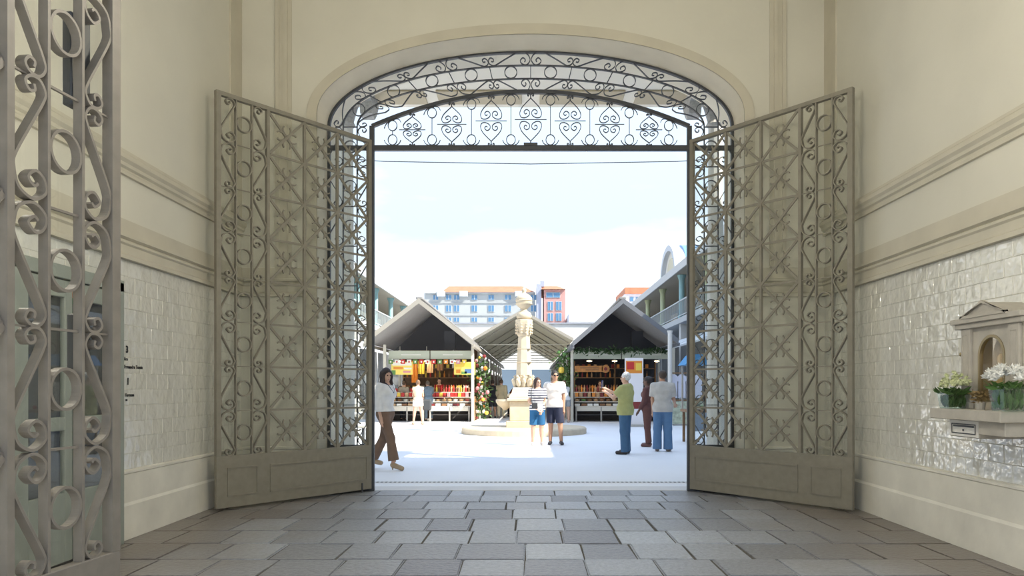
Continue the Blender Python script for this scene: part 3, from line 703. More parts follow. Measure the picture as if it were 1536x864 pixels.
def gable_stall(name, label, ax, az, lx, lz, rx, rz, y0, y1, rim):
    t = thing(name, label, 'market stall', (ax, y0, 0))
    th = .10
    for (ex, ez) in ((lx, lz), (rx, rz)):
        poly = [(0, az - .02), (ex - ax, ez - .02), (ex - ax, ez + th - .02), (0, az + th - .02)]
        if ex < ax: poly = poly[::-1]
        MB().prism(poly[::-1], 'y', .05, y1 - y0).obj('roof_slope', M_ROOF, t)
        p2 = [(0, az - .10), (ex - ax, ez - .10), (ex - ax, ez + th), (0, az + th)]
        if ex < ax: p2 = p2[::-1]
        MB().prism(p2[::-1], 'y', 0, .05).obj('barge_board', rim, t)
        MB().cbox(ex - ax - .06, ex - ax + .06, .05, y1 - y0, ez - .16, ez - .04, .01).obj('gutter', rim, t)
    MB().cbox(-.12, .12, .1, y1 - y0, az + .06, az + .16, .02).obj('ridge_cap', M_ROOF, t)
    return t
Y0 = 27.0
def gab(name, label, apx, apy, lpx, lpy, rpx, rpy, rim):
    return gable_stall(name, label, gx(apx, Y0), gz(apy, Y0), gx(lpx, Y0), gz(lpy, Y0), gx(rpx, Y0), gz(rpy, Y0), Y0, 58, rim)
sl = gab('gabled_stall', 'left gabled market stall crowded with colourful goods', 628, 451, 546, 513, 709, 514, M_RIM)
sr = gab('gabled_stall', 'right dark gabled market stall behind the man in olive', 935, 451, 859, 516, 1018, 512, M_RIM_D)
YP = 28.9
def local(t, x): return x - t.location.x
def fit_stall(t, x0, x1, fas, back):
    a, b = local(t, x0), local(t, x1); yo = YP - Y0
    for x in (a, b):
        MB().cbox(x - .055, x + .055, yo - .055, yo + .055, 0, 3.05, .008).obj('post', M_POST, t)
        for k in range(1, 9): MB().cbox(x - .05, x + .05, yo + k * 3.3 - .05, yo + k * 3.3 + .05, 0, 3.0, .008).obj('post', M_POST, t)
    mid = (a + b) / 2
    for (p, q) in ((a + .08, mid - .02), (mid + .02, b - .08)):
        f = MB().cbox(p, q, yo + .35, yo + .42, gz(538.5, 29.3), gz(526, 29.3), .006).obj('fascia_board', fas, t)
        MB().box(p + .5, q - .35, yo + .343, yo + .35, gz(533, 29.3), gz(531.5, 29.3)).obj('fascia_strip', M_FASCIA_L, f)
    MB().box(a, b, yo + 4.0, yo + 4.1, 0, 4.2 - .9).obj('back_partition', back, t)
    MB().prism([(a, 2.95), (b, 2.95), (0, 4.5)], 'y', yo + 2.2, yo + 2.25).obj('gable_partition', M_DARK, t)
    MB().box(mid + .5, mid + .95, yo + .9, yo + 1.3, 2.9, 3.65).obj('duct', M_DARK, t)
    MB().box(a, a + .03, yo + .1, yo + 4, 0, 1.0).obj('side_panel', M_WOOD, t)
    MB().box(b - .03, b, yo + .1, yo + 4, 0, 1.0).obj('side_panel', M_WOOD, t)
XL0, XL1, XR0, XR1 = -5.75, gx(709, YP), gx(858, YP), 5.62
fit_stall(sl, XL0, XL1, M_FASCIA, mat('stall_back_brown', (.16, .10, .06), .8, noise=.3, scale=3))
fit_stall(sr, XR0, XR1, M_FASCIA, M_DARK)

# aisle canopy between the stall rows
cn = thing('aisle_canopy', 'pale sheet canopy over the aisle between the two stall rows', 'canopy', (gx(783, 30.5), 30.5, 0))
az, ez = gz(467, 30.5), gz(510, 30.5); ax = cn.location.x
for ex in (XL1 - .12 - ax, XR0 + .15 - ax):
    poly = [(0, az), (ex, ez), (ex, ez + .05), (0, az + .05)]
    if ex < 0: poly = poly[::-1]
    MB().prism(poly[::-1], 'y', .04, 27).obj('canopy_sheet', M_CANVAS, cn)
    p2 = [(0, az - .05), (ex, ez - .05), (ex, ez + .08), (0, az + .08)]
    if ex < 0: p2 = p2[::-1]
    MB().prism(p2[::-1], 'y', 0, .04).obj('edge_board', M_RIM, cn)
for k in range(7):
    y = 1.2 + k * 3.6
    MB().tube([(XL1 - ax, y, ez - .12), (XR0 - ax, y, ez - .12)], .022, 6).obj('tie_rod', M_POST, cn)
    for ex in (XL1 - ax, XR0 - ax): MB().tube([(0, y, az - .03), (ex, y, ez - .05)], .03, 6).obj('rafter', M_RIM, cn)

# display stands
M_STEEL = mat('stand_frame', (.42, .40, .36), .5)
M_BOARD = mat('cream_board', (.72, .68, .58), .6)
M_SLAT = mat('dark_slat', (.09, .08, .075), .7)
STEPS = [(.0, .62), (.22, .80), (.46, .98), (.72, 1.18)]
def stand(label, x0, x1, y):
    t = thing('display_stand', label, 'display stand', ((x0 + x1) / 2, y, 0)); h = (x1 - x0) / 2
    for i, (dy, z) in enumerate(STEPS):
        MB().box(-h, h, dy, dy + .25, z - .03, z).obj('shelf', M_BOARD, t)
    for x in (-h + .04, 0, h - .04):
        MB().box(x - .03, x + .03, .0, .05, 0, .6).obj('leg', M_STEEL, t)
        MB().box(x - .03, x + .03, .9, .95, 0, 1.15).obj('leg', M_STEEL, t)
    for k in range(2):
        a, b = (-h + .07, -.03) if k == 0 else (.03, h - .07)
        MB().box(a, b, -.02, .0, .42, .585).obj('front_board', M_BOARD, t)
    for k in range(4): MB().box(-h, h, .04 + .2 * k, .16 + .2 * k, .26, .285).obj('slat', M_SLAT, t)
    MB().box(-h, h, .85, .88, 0, .9).obj('back_board', M_SLAT, t)
    return t
stand('goods stand at the left end of the left stall', -5.62, -4.25, 29.25)
stand('goods stand beside the white post of the left stall', -4.05, -2.42, 29.25)
stand('goods stand with cream front boards in the right stall', 1.78, 3.85, 29.25)
stand('goods stand at the right end of the right stall', 4.0, 5.45, 29.25)
PAL = {'red': (.55, .035, .03), 'dark red': (.22, .03, .03), 'orange': (.75, .27, .04), 'yellow': (.80, .58, .08), 'white': (.80, .78, .72), 'brown': (.26, .13, .06),
       'green': (.12, .26, .07), 'tan': (.55, .36, .20), 'blue': (.08, .17, .36), 'pink': (.70, .30, .32), 'black': (.03, .03, .03)}
def pm(c): return mat('goods_' + c.replace(' ', '_'), PAL[c], .45)
GOODS = {}
def goods_mesh(kind, c):
    if (kind, c) not in GOODS:
        mb = MB()
        if kind == 'jar': mb.lathe([(.045, 0), (.052, .01), (.052, .10), (.04, .12), (.044, .122), (.044, .145), (.0, .147)], 10)
        elif kind == 'packet': mb.cbox(-.065, .065, -.03, .03, 0, .17, .012)
        elif kind == 'bottle': mb.lathe([(.035, 0), (.038, .01), (.038, .15), (.015, .20), (.013, .26), (.016, .262), (.016, .285), (0, .287)], 10)
        elif kind == 'bowl': mb.lathe([(.05, 0), (.10, .06), (.105, .07), (.09, .065), (.06, .08), (0, .095)], 12)
        elif kind == 'carton': mb.cbox(-.10, .10, -.07, .07, 0, .09, .006)
        elif kind == 'fruit': mb.ball((0, 0, .05), .05, 10, 6)
        GOODS[(kind, c)] = mb.mesh(kind, pm(c), kind in ('fruit',))
    return GOODS[(kind, c)]
def goods_row(kind, cols, x0, x1, y, z, step, where, jit=.012):
    x = x0
    i = 0
    while x <= x1:
        c = cols[i % len(cols)] if rng.random() < .8 else rng.choice(cols); i += 1
        link(kind, goods_mesh(kind, c), None, (x + rng.uniform(-jit, jit), y + rng.uniform(-jit, jit), z), (0, 0, rng.uniform(-.25, .25)),
             label='small %s %s on the %s' % (c, kind, where), category=kind, group='%s %ss on the %s' % (c, kind, where))
        x += step
Ys = 29.25
def fill(x0, x1, where, rows):
    for (lvl, kind, cols, step) in rows:
        dy, z = STEPS[lvl]
        nm = ['lowest', 'second', 'third', 'top'][lvl] + ' shelf of ' + where
        goods_row(kind, cols, x0 + .1, x1 - .08, Ys + dy + .12, z, step, nm)
fill(-5.62, -4.25, 'the leftmost stand', [(0, 'carton', ['tan', 'white', 'brown'], .24), (1, 'bowl', ['tan', 'brown', 'white'], .24), (2, 'packet', ['red', 'yellow', 'red', 'tan'], .16), (3, 'jar', ['red', 'brown', 'tan', 'pink', 'dark red'], .13)])
fill(-4.05, -2.42, 'the stand by the white post', [(0, 'carton', ['dark red', 'white', 'brown', 'white'], .24), (1, 'bowl', ['white', 'tan', 'dark red', 'tan'], .23), (2, 'packet', ['red', 'red', 'yellow', 'red', 'pink'], .15), (3, 'bottle', ['red', 'yellow', 'tan', 'red', 'brown'], .10)])
fill(1.78, 3.85, 'the cream-fronted stand', [(0, 'carton', ['white', 'brown', 'tan'], .25), (1, 'bowl', ['tan', 'green', 'brown'], .25), (2, 'packet', ['orange', 'tan', 'dark red', 'orange'], .17), (3, 'bottle', ['dark red', 'brown', 'orange', 'tan'], .11)])
fill(4.0, 5.45, 'the rightmost stand', [(0, 'carton', ['white', 'brown'], .25), (1, 'bowl', ['tan', 'brown'], .25), (2, 'packet', ['brown', 'tan', 'dark red'], .18), (3, 'jar', ['brown', 'tan'], .14)])
# back shelves with goods, behind the vendors
for (x0, x1, where, cols) in ((-5.5, -2.5, 'left', ['orange', 'yellow', 'white', 'brown', 'red', 'green']), (1.9, 5.4, 'right', ['brown', 'dark red', 'orange', 'tan', 'black'])):
    t = thing('back_shelf', 'wooden shelf unit on the back wall of the %s stall' % where, 'shelf', ((x0 + x1) / 2, 31.7, 0)); h = (x1 - x0) / 2
    for z in (.9, 1.35, 1.8, 2.2): MB().box(-h, h, 0, .3, z - .03, z).obj('shelf', M_WOOD, t)
    for x in (-h, 0, h): MB().box(x - .02, x + .02, 0, .3, 0, 2.5).obj('upright', M_WOOD, t)
    for z, kind, st in ((1.35, 'carton', .32), (1.8, 'bottle', .2), (2.2, 'packet', .25)):
        goods_row(kind, cols, x0 + .15, x1 - .15, 31.85, z, st, '%s shelf on the back wall of the %s stall' % ({1.35: 'lower', 1.8: 'middle', 2.2: 'upper'}[z], where))
# hanging wares, posters and flags in the left stall
def poster(label, px0, px1, py0, py1, Y, base, patches):
    t = thing('poster', label, 'poster', (gx((px0 + px1) / 2, Y), Y, gz(py1, Y))); w = (px1 - px0) * Y / FPX / 2; h = (py1 - py0) * Y / FPX
    s = MB().box(-w, w, 0, .015, 0, h).obj('sheet', base, t)
    for (a, b, c, d, m) in patches: MB().box(-w + 2 * w * a, -w + 2 * w * b, -.004, 0, h * c, h * d).obj('printed_patch', m, s)
    return t
YELL = mat('poster_yellow', (.85, .68, .15), .6); 
poster('yellow and white poster at the left end of the left stall', 587, 619, 543, 562, 29.2, YELL, [(.05, .95, .72, .95, pm('white')), (.1, .55, .42, .62, pm('orange')), (.6, .95, .42, .55, pm('white')), (.55, .9, .15, .3, pm('pink')), (0, .2, 0, .35, pm('green'))])
poster('yellow poster with blue fish shape beside the white post', 681, 713, 543, 562, 29.2, YELL, [(.05, .95, .62, .9, pm('yellow')), (.5, .95, .1, .45, pm('blue')), (.1, .3, .12, .4, pm('orange')), (.35, .6, .05, .25, pm('green'))])
for i in range(13):
    c = ['green', 'white', 'red', 'white', 'green', 'red', 'white', 'red', 'green', 'orange', 'white', 'pink', 'yellow'][i]
    px = 586 + i * 9.2; p = at(px, 539.5, 29.15)
    t = thing('flag', '%s pennant in the row hanging under the left fascia, number %s from the left' % (c, ['one', 'two', 'three', 'four', 'five', 'six', 'seven', 'eight', 'nine', 'ten', 'eleven', 'twelve', 'thirteen'][i]), 'flag', p, group='pennants under the left fascia')
    MB().box(-.085, .085, 0, .006, -.17, 0).obj('cloth', pm(c), t)
    MB().box(-.03, .03, -.004, 0, -.12, -.05).obj('emblem', pm('white' if c != 'white' else 'red'), t)
def hang(label, name, cat, px, py, Y, mb, m):
    mb.obj(name, m, None, at(px, py, Y), label=label, category=cat)
for i, (px, c, l) in enumerate(((622, 'orange', .9), (632, 'yellow', .55), (645, 'tan', .5), (660, 'brown', .4))):
    mb = MB(); pts = []
    for k in range(9): pts.append((-.13 + .26 * k / 8, .03 * math.sin(k * 2.1)))
    n = len(pts); mb.add([(x, y, z) for z in (-l, 0) for x, y in pts] , [(k, k + 1, n + k + 1, n + k) for k in range(n - 1)])
    hang('%s cloth hanging inside the left stall' % c, 'hanging_cloth', 'cloth', px, 541, 30.2, mb, pm(c))
# lamps in the stalls
M_LAMP = mat('stall_lamp', (1, .9, .7), .4, emit=(1, .80, .52), es=26)
for i, (px, Yl, wh) in enumerate(((600, 30.0, 'far left of left stall'), (640, 30.0, 'middle of left stall'), (680, 30.0, 'right of left stall'), (884, 29.9, 'left of right stall'), (922, 29.9, 'middle of right stall'), (985, 29.9, 'right end of right stall'))):
    t = thing('pendant_lamp', 'small round pendant lamp, ' + wh, 'lamp', (gx(px, Yl), Yl, gz(541.5, Yl)), group='stall pendant lamps')
    MB().lathe([(.12, 0), (.125, .015), (.05, .06), (.012, .07), (.012, .6)], 14).obj('shade', M_POST, t)
    MB().lathe([(.0, -.03), (.08, -.022), (.105, -.002)], 14).obj('bulb', M_LAMP, t)
# sign board in the right stall
t = thing('sign_board', 'brown wooden sign board with rounded end hanging in the right stall', 'sign', at(886, 558, 29.4))
MB().cbox(-.62, .50, 0, .04, 0, .25, .015).obj('board', mat('sign_orange_wood', (.55, .24, .07), .6, noise=.2, scale=8), t)
MB().tube([(.60, 0, .125), (.60, .04, .125)], .16, 16).obj('round_end', MATS['sign_orange_wood'], t)
MB().tube([(.60, -.006, .125), (.60, 0, .125)], .07, 12).obj('emblem', pm('dark red'), t)
for z in (.15, .07): MB().box(-.42 if z > .1 else -.2, .32, -.004, 0, z, z + .03).obj('dark_lettering_strip', M_WOOD, t)

# garlands
def garland(label, p0, p1, r, nleaf, dots):
    t = thing('garland', label, 'garland', p0); d = Vector(p1) - Vector(p0); mb = MB()
    for i in range(nleaf):
        f = rng.random(); c = d * f + Vector((rng.gauss(0, r), rng.gauss(0, r), rng.gauss(0, r)))
        leaf_quad(mb, c, (rng.gauss(0, 1), rng.gauss(0, 1), rng.gauss(-.3, .8)), rng.uniform(.10, .22), .07)
    mb.obj('foliage', M_LEAF, t)
    for c, n in dots:
        for i in range(n):
            q = d * rng.random() + Vector((rng.gauss(0, r), rng.gauss(-r, r * .5), rng.gauss(0, r))); mb = MB(); mb.ball(q, rng.uniform(.05, .10), 8, 5); mb.obj('blossom', pm(c), t)
garland('tall leafy flower garland beside the post of the left stall', at(722, 620, 30.6), at(720, 545, 30.6), .18, 620, (('pink', 9), ('yellow', 7), ('white', 7), ('dark red', 8), ('orange', 4)))
garland('dark leafy garland with yellow lantern by the right stall post', at(847, 590, 30.2), at(848, 530, 30.2), .16, 520, (('green', 6),))
garland('green tinsel along the top of the right stall fascia', at(862, 526, 29.2), at(1000, 526, 29.2), .05, 420, ())
mb = MB(); mb.lathe([(.03, -.13), (.1, -.1), (.12, 0), (.1, .1), (.03, .13)], 12)
mb.obj('yellow_lantern', pm('yellow'), None, at(842, 555, 29.75), label='yellow paper lantern hanging by the right garland', category='lantern', smooth=True)
# goods racks along both sides of the aisle
for s, xx, nm in ((-1, XL1, 'left'), (1, XR0, 'right')):
    for k in range(6):
        y = 33.3 + 4.2 * k
        t = thing('aisle_rack', 'goods rack along the %s side of the aisle, %s from the front' % (nm, ['first', 'second', 'third', 'fourth', 'fifth', 'sixth'][k]), 'rack', (xx - s * .22, y, 0))
        for z in (.5, .95, 1.4): MB().box(*sorted((-.25 * s, .15 * s)), -1.6, 1.6, z - .03, z).obj('shelf', M_WOOD, t)
        for yy in (-1.6, 1.6): MB().box(*sorted((.1 * s, .15 * s)), yy - .03, yy + .03, 0, 2.2).obj('upright', M_POST, t)
        MB().box(*sorted((.12 * s, .15 * s)), -1.6, 1.6, 1.4, 2.1).obj('back_board', M_WOOD, t)
        MB().box(*sorted((.12 * s, .15 * s)), -1.6, 1.6, 2.35, 2.75).obj('clerestory', M_WHITE, t)
        for z in (.5, .95, 1.4):
            for i in range(6):
                c = rng.choice(['red', 'tan', 'brown', 'green', 'orange', 'white', 'dark red'])
                link('carton', goods_mesh('carton', c), None, (xx - s * .29, y - 1.35 + i * .5, z), (0, 0, R(90)), label='%s carton on the %s shelf of the %s rack on the %s aisle side' % (c, {.5: 'lower', .95: 'middle', 1.4: 'upper'}[z], ['first', 'second', 'third', 'fourth', 'fifth', 'sixth'][k], nm), category='carton', group='%s cartons on the %s aisle racks' % (c, nm))

# roll-up banner and clothes rack on the right
t = thing('rollup_banner', 'white roll-up banner with orange picture and red foot strip', 'banner', (gx(951, 25.4), 25.4, 0)); w = .32
MB().box(-w, w, -.01, .01, .08, 2.38).obj('sheet', mat('banner_white', (.80, .78, .80), .5), t)
MB().cbox(-w, w, -.1, .1, 0, .08, .01).obj('base', M_STEEL, t)
for (a, b, c, d, cc) in ((-.28, .28, 1.85, 2.28, 'orange'), (-.25, .0, 1.98, 2.24, 'red'), (.06, .26, 1.95, 2.2, 'yellow'), (-.3, .3, .62, .86, 'dark red')):
    MB().box(a, b, -.016, -.0105 if cc != 'red' and cc != 'yellow' else -.0158, c, d).obj('printed_patch', pm(cc), t) if cc not in ('red', 'yellow') else MB().box(a, b, -.02, -.016, c, d).obj('printed_patch', pm(cc), t)
M_SHIRT = mat('hanging_shirt', (.66, .68, .80), .8)
t = thing('clothes_rack', 'wooden rack with hanging white shirts near the right wing', 'clothes rack', (gx(1026, 26.5), 26.5, 0))
for x in (-.55, .75): MB().box(x - .03, x + .03, -.03, .03, 0, 1.9).obj('upright', M_WOOD, t)
for z in (.9, 1.88): MB().box(-.55, .75, -.03, .03, z - .025, z + .025).obj('rail', M_WOOD, t)
for i in range(4):
    s_ = MB(); x = -.38 + i * .3
    s_.prism([(x - .13, .98), (x + .13, .98), (x + .13, 1.6), (x + .2, 1.55), (x + .14, 1.76), (x + .05, 1.83), (x - .05, 1.83), (x - .14, 1.76), (x - .2, 1.55), (x - .13, 1.6)], 'y', -.05 + .012 * i, .04 + .012 * i); s_.obj('shirt', M_SHIRT, t)
MB().box(-.5, .7, -.25, .25, .05, .85).obj('green_crate', mat('pale_crate', (.45, .50, .38), .7, noise=.3, scale=9), t)
MB().lathe([(.11, 0), (.10, .1), (.08, 1.4), (.08, 3.3), (.11, 3.4)], 12).obj('pale_column', M_WHITE, None, (gx(1005, 26.3), 26.3, 0), label='slim white column at the right corner of the right stall', category='column')
# stands seen through the side windows of the gate
t = thing('market_cart', 'market cart with blue cover seen through right gate glass', 'cart', (gx(1068, 18), 18.0, 0))
MB().cbox(-.7, .7, -.4, .4, .75, .82, .01).obj('table_top', M_WOOD, t)
for x in (-.62, .62):
    for y in (-.34, .34): MB().box(x - .03, x + .03, y - .03, y + .03, 0, .75).obj('leg', M_WOOD, t)
mb = MB(); mb.prism([(-.75, 1.9), (.75, 1.9), (.55, 2.15), (-.55, 2.15)], 'y', -.45, .45); mb.obj('blue_cover', mat('blue_cloth', (.06, .25, .5), .8), t)
for x in (-.66, .66): MB().box(x - .02, x + .02, .3, .34, .75, 1.95).obj('post', M_STEEL, t)
MB().cbox(-.7, .7, -.42, -.4, .3, .75, .01).obj('front_cloth', mat('grey_blue_cloth', (.22, .28, .36), .8), t)
for i in range(6):
    link('fruit', goods_mesh('fruit', ['orange', 'green', 'red'][i % 3]), None, (gx(1068, 18) - .5 + .2 * i, 17.75, .82), label='%s fruit on the blue-covered cart' % ['orange', 'green', 'red'][i % 3], category='fruit', group='%s fruit on the cart' % ['orange', 'green', 'red'][i % 3])
t = thing('bench', 'grey slatted bench seen through left gate glass', 'bench', (gx(524, 17), 17, 0))
for y in (-.2, -.05, .1): MB().cbox(-.42, .42, y, y + .12, .42, .46, .006).obj('seat_slat', M_STEEL, t)
for z in (.6, .78): MB().cbox(-.42, .42, .24, .27, z, z + .12, .006).obj('back_slat', M_STEEL, t)
for x in (-.36, .36):
    MB().box(x - .03, x + .03, -.2, -.14, 0, .42).obj('leg', M_DARKIRON, t); MB().box(x - .03, x + .03, .2, .26, 0, .9).obj('leg', M_DARKIRON, t)

# ---------------------------------------------------------------- wings of the market on both sides
M_TEAL = mat('teal_column', (.30, .52, .56), .6); M_GREENC = mat('green_column', (.50, .56, .36), .6)
M_SLABW = mat('gallery_slab', (.50, .515, .53), .7); M_BACKW = mat('gallery_back', (.20, .16, .11), .8, noise=.4, scale=1.2)
M_EAVE = mat('eave', (.36, .33, .27), .7); M_RAIL = mat('railing', (.45, .50, .52), .5); M_AWN = mat('awning', (.64, .67, .70), .6); M_SHOP = mat('shop_front', (.10, .11, .12), .6, noise=.5, scale=.9)
def wing(label, side, X, ze, cols, c0, pitch):
    t = thing('market_wing', label, 'building', (X, 10.1, 0)); s = side; y1 = 56
    def bx(nm, m, x0, x1, ya, yb, z0, z1, par=None): return MB().box(*sorted((s * x0, s * x1)), ya, yb, z0, z1).obj(nm, m, par or t)
    bx('gallery_slab', M_SLABW, -.15, 4, 0, y1, 4.85, 5.15)
    bx('ground_wall', M_SHOP, 2.2, 2.5, 0, y1, 0, 4.85)
    bx('back_wall', M_BACKW, 2.6, 2.9, 0, y1, 5.15, ze)
    bx('roof', M_EAVE, -.45, 6, 0, y1, ze, ze + .22)
    bx('roof_fascia', M_SLABW, -.52, -.45, 0, y1, ze - .12, ze + .28)
    y = c0 - 10.1; k = 0
    while y > pitch: y -= pitch; k -= 1
    while y < y1:
        MB().lathe([(.2, 5.15), (.2, 5.3), (.15, 5.35), (.15, ze - .3), (.24, ze - .05), (.24, ze)], 10, (s * .1, y, 0)).obj('column', cols[k % len(cols)], t)
        MB().box(*sorted((-s * .0, s * .35)), y - .2, y + .2, 0, 4.85).obj('ground_pillar', M_WHITE, t)
        # window openings in the gallery's back wall
        w = bx('window', M_SHOP, 2.55, 2.6, y + pitch * .25, y + pitch * .75, 5.4, ze - .5); bx('pane', mat('amber_pane', (.55, .47, .30), .3), 2.52, 2.55, y + pitch * .3, y + pitch * .7, 5.9, ze - .7, w)
        a = MB(); a.prism([(-1.5, 3.2), (.0, 3.9), (0, 3.98), (-1.5, 3.28)] if s > 0 else [(1.5, 3.28), (0, 3.98), (0, 3.9), (1.5, 3.2)], 'y', y + .3, y + pitch - .3); a.obj('awning', M_AWN, t)
        y += pitch; k += 1
    rl = bx('railing_top', M_RAIL, -.08, -.02, 0, y1, 6.05, 6.12)
    bx('railing_base', M_RAIL, -.08, -.02, 0, y1, 5.25, 5.30)
    mb = MB(); yy = .2
    while yy < y1: mb.box(*sorted((-s * .065, -s * .035)), yy, yy + .03, 5.3, 6.05); yy += .28
    mb.obj('balusters', M_RAIL, t, kind='stuff')
    return t
wg = wing('right two-storey market wing with columned gallery', 1, 8.2, 7.55, [M_TEAL, M_GREENC, M_GREENC], 40.3, 5.8)
wing('left two-storey market wing with columned gallery', -1, -9.5, 7.5, [M_TEAL], 45.4, 4.9)
# arched dormer and blue roof above the right wing
t = thing('arched_dormer', 'white arched dormer with blue barrel roof on the right wing', 'dormer', (8.0, 43.0, 7.775))
oc = [(y_, z_ * .8) for y_, z_ in arc_pts(0, 0, 2.15, 24)]
MB().prism(oc, 'x', .25, .7).obj('front_wall', M_WHITE, t)
mb = MB(); mb.strap(oc, .32, .5); mb.obj('rim', mat('dormer_rim', (.50, .54, .60), .7), t, (.25, 0, 0), (0, 0, R(90)))
MB().prism([(y_, z_ * .8) for y_, z_ in arc_pts(0, .35, 1.1, 20)], 'x', .2, .25).obj('window', mat('cream_pane', (.50, .47, .34), .4), t)
MB().prism([(y_, z_ * .9) for y_, z_ in arc_pts(0, 0, 2.1, 24)], 'x', .7, 6).obj('barrel_roof', mat('blue_roof', (.13, .26, .50), .5), t)

# ---------------------------------------------------------------- buildings beyond
M_PINK = mat('pink_render', (.42, .235, .22), .8, noise=.05, scale=.6); M_ORANGE = mat('orange_tiles', (.42, .165, .09), .8, noise=.12, scale=1.5)
M_BLOCK = mat('pale_block', (.35, .375, .385), .8, noise=.03, scale=.4); M_WIN = mat('window_blue', (.08, .19, .33), .2); M_WFR = mat('window_frame', (.40, .425, .445), .6)
YF = 66.5
t = thing('far_market_wall', 'white rear wall of the market with grey coping', 'wall', (0, YF, 0))
MB().box(-30, 30, 0, .5, 0, gz(486, YF)).obj('wall', M_WHITE, t)
MB().box(-30, 30, -.15, .6, gz(486, YF), gz(484, YF)).obj('coping', mat('slate_coping', (.30, .32, .37), .7), t)
MB().box(-2.6, 1.9, -.1, 0, 0, 3.0).obj('shop_window', mat('far_shop_glass', (.13, .18, .24), .3), t)
YB = 85.0
def building(name, label, px0, px1, py_top, m, Y, dep=10):
    t = thing(name, label, 'building', (gx((px0 + px1) / 2, Y), Y, 0)); w = (px1 - px0) / 2 * Y / FPX; h = gz(py_top, Y)
    MB().box(-w, w, 0, dep, 0, h).obj('wall', m, t)
    return t, w, h
def win(t, px0, px1, py0, py1, Y):
    x0, x1 = gx(px0, Y) - t.location.x, gx(px1, Y) - t.location.x; z1, z0 = gz(py0, Y), gz(py1, Y)
    w = MB().box(x0 - .05, x1 + .05, -.06, 0, z0 - .05, z1 + .05).obj('window', M_WFR, t)
    MB().box(x0, x1, -.09, -.06, z0, z1).obj('pane', M_WIN, w)
    if px1 - px0 > 6: MB().box((x0 + x1) / 2 - .03, (x0 + x1) / 2 + .03, -.12, -.09, z0, z1).obj('mullion', M_WFR, w)
def zx(x): return 620 + x / 5.486
def zy(y): return 410 + y / 5.486
t, w, h = building('pale_apartment_block', 'long pale apartment block with orange tiled roof behind the stalls', zx(90), zx(1003), zy(158), M_BLOCK, YB)
for (y0, y1) in ((180, 218), (265, 315), (365, 398)):
    for (x0, x1) in ((165, 205), (270, 312), (335, 378), (480, 525), (618, 663), (755, 803), (890, 938), (968, 1010)): win(t, zx(x0), zx(x1), zy(y0), zy(y1), YB)
r0, r1 = gx(zx(235), YB) - t.location.x, gx(zx(1000), YB) - t.location.x
MB().add([(r0, -.4, h), (r1, -.4, h), (r1 - 1.5, 3, h + .55 * 85 / 85 + .6), (r0 + .5, 3, h + 1.15), (r0, 10, h), (r1, 10, h)], [(0, 1, 2, 3), (1, 5, 2), (4, 0, 3), (5, 4, 3, 2)]).obj('tiled_roof', M_ORANGE, t)
MB().box(-w, w, -.3, 0, h - .12, h).obj('cornice', M_WFR, t)
for y in (242, 345): MB().box(-w, w, -.1, 0, gz(zy(y + 3), YB), gz(zy(y), YB)).obj('string_course', M_WFR, t)
for x in (230, 415, 870): MB().cbox(gx(zx(x), YB) - t.location.x - .5, gx(zx(x), YB) - t.location.x + .5, -.5, 0, gz(zy(195), YB), gz(zy(150), YB), .06).obj('chimney_breast', M_WFR, t)
t, w, h = building('pink_tower', 'pink apartment tower with orange roof beside the pale block', zx(1075), zx(1250), zy(135), M_PINK, 84.0, 8)
for (x0, x1, y0, y1) in ((1095, 1205, 160, 198), (1108, 1148, 235, 303), (1175, 1218, 235, 303), (1108, 1148, 330, 390), (1175, 1218, 330, 390)): win(t, zx(x0), zx(x1), zy(y0), zy(y1), 84.0)
hr = gz(zy(75), 84.0)
MB().add([(-w - .3, -.4, h), (w, -.4, h), (w - .8, 3, hr), (-w - .2, 3, hr), (-w - .3, 8, h), (w, 8, h)], [(0, 1, 2, 3), (1, 5, 2), (4, 0, 3), (5, 4, 3, 2)]).obj('tiled_roof', M_ORANGE, t)
MB().box(-w - .85, -w - .3, .3, 5, 0, gz(zy(85), 84)).obj('side_wall', mat('grey_side', (.30, .33, .42), .8), t)
MB().box(-w - .4, -w + .05, .5, 1.2, hr - .4, hr + .25).obj('chimney', MATS['grey_side'], t)
t, w, h = building('low_building', 'low grey-roofed building to the right of the pink tower', zx(1278), zx(1500), zy(400), M_WHITE, 80.0)
MB().box(-w, w + 6, -.2, 10, h, h + .9).obj('roof', mat('grey_roof', (.42, .46, .54), .7), t)
t, w, h = building('corner_house', 'distant house with orange roof above the right stall gable', 937, 985, 441, mat('lilac_white', (.62, .62, .70), .8), 95.0)
MB().box(-w, w, -.3, 10, h, h + .8).obj('roof', M_ORANGE, t)
for (x0, x1) in ((945, 950), (954, 959), (963, 968)): win(t, x0, x1, 446, 452, 95.0)
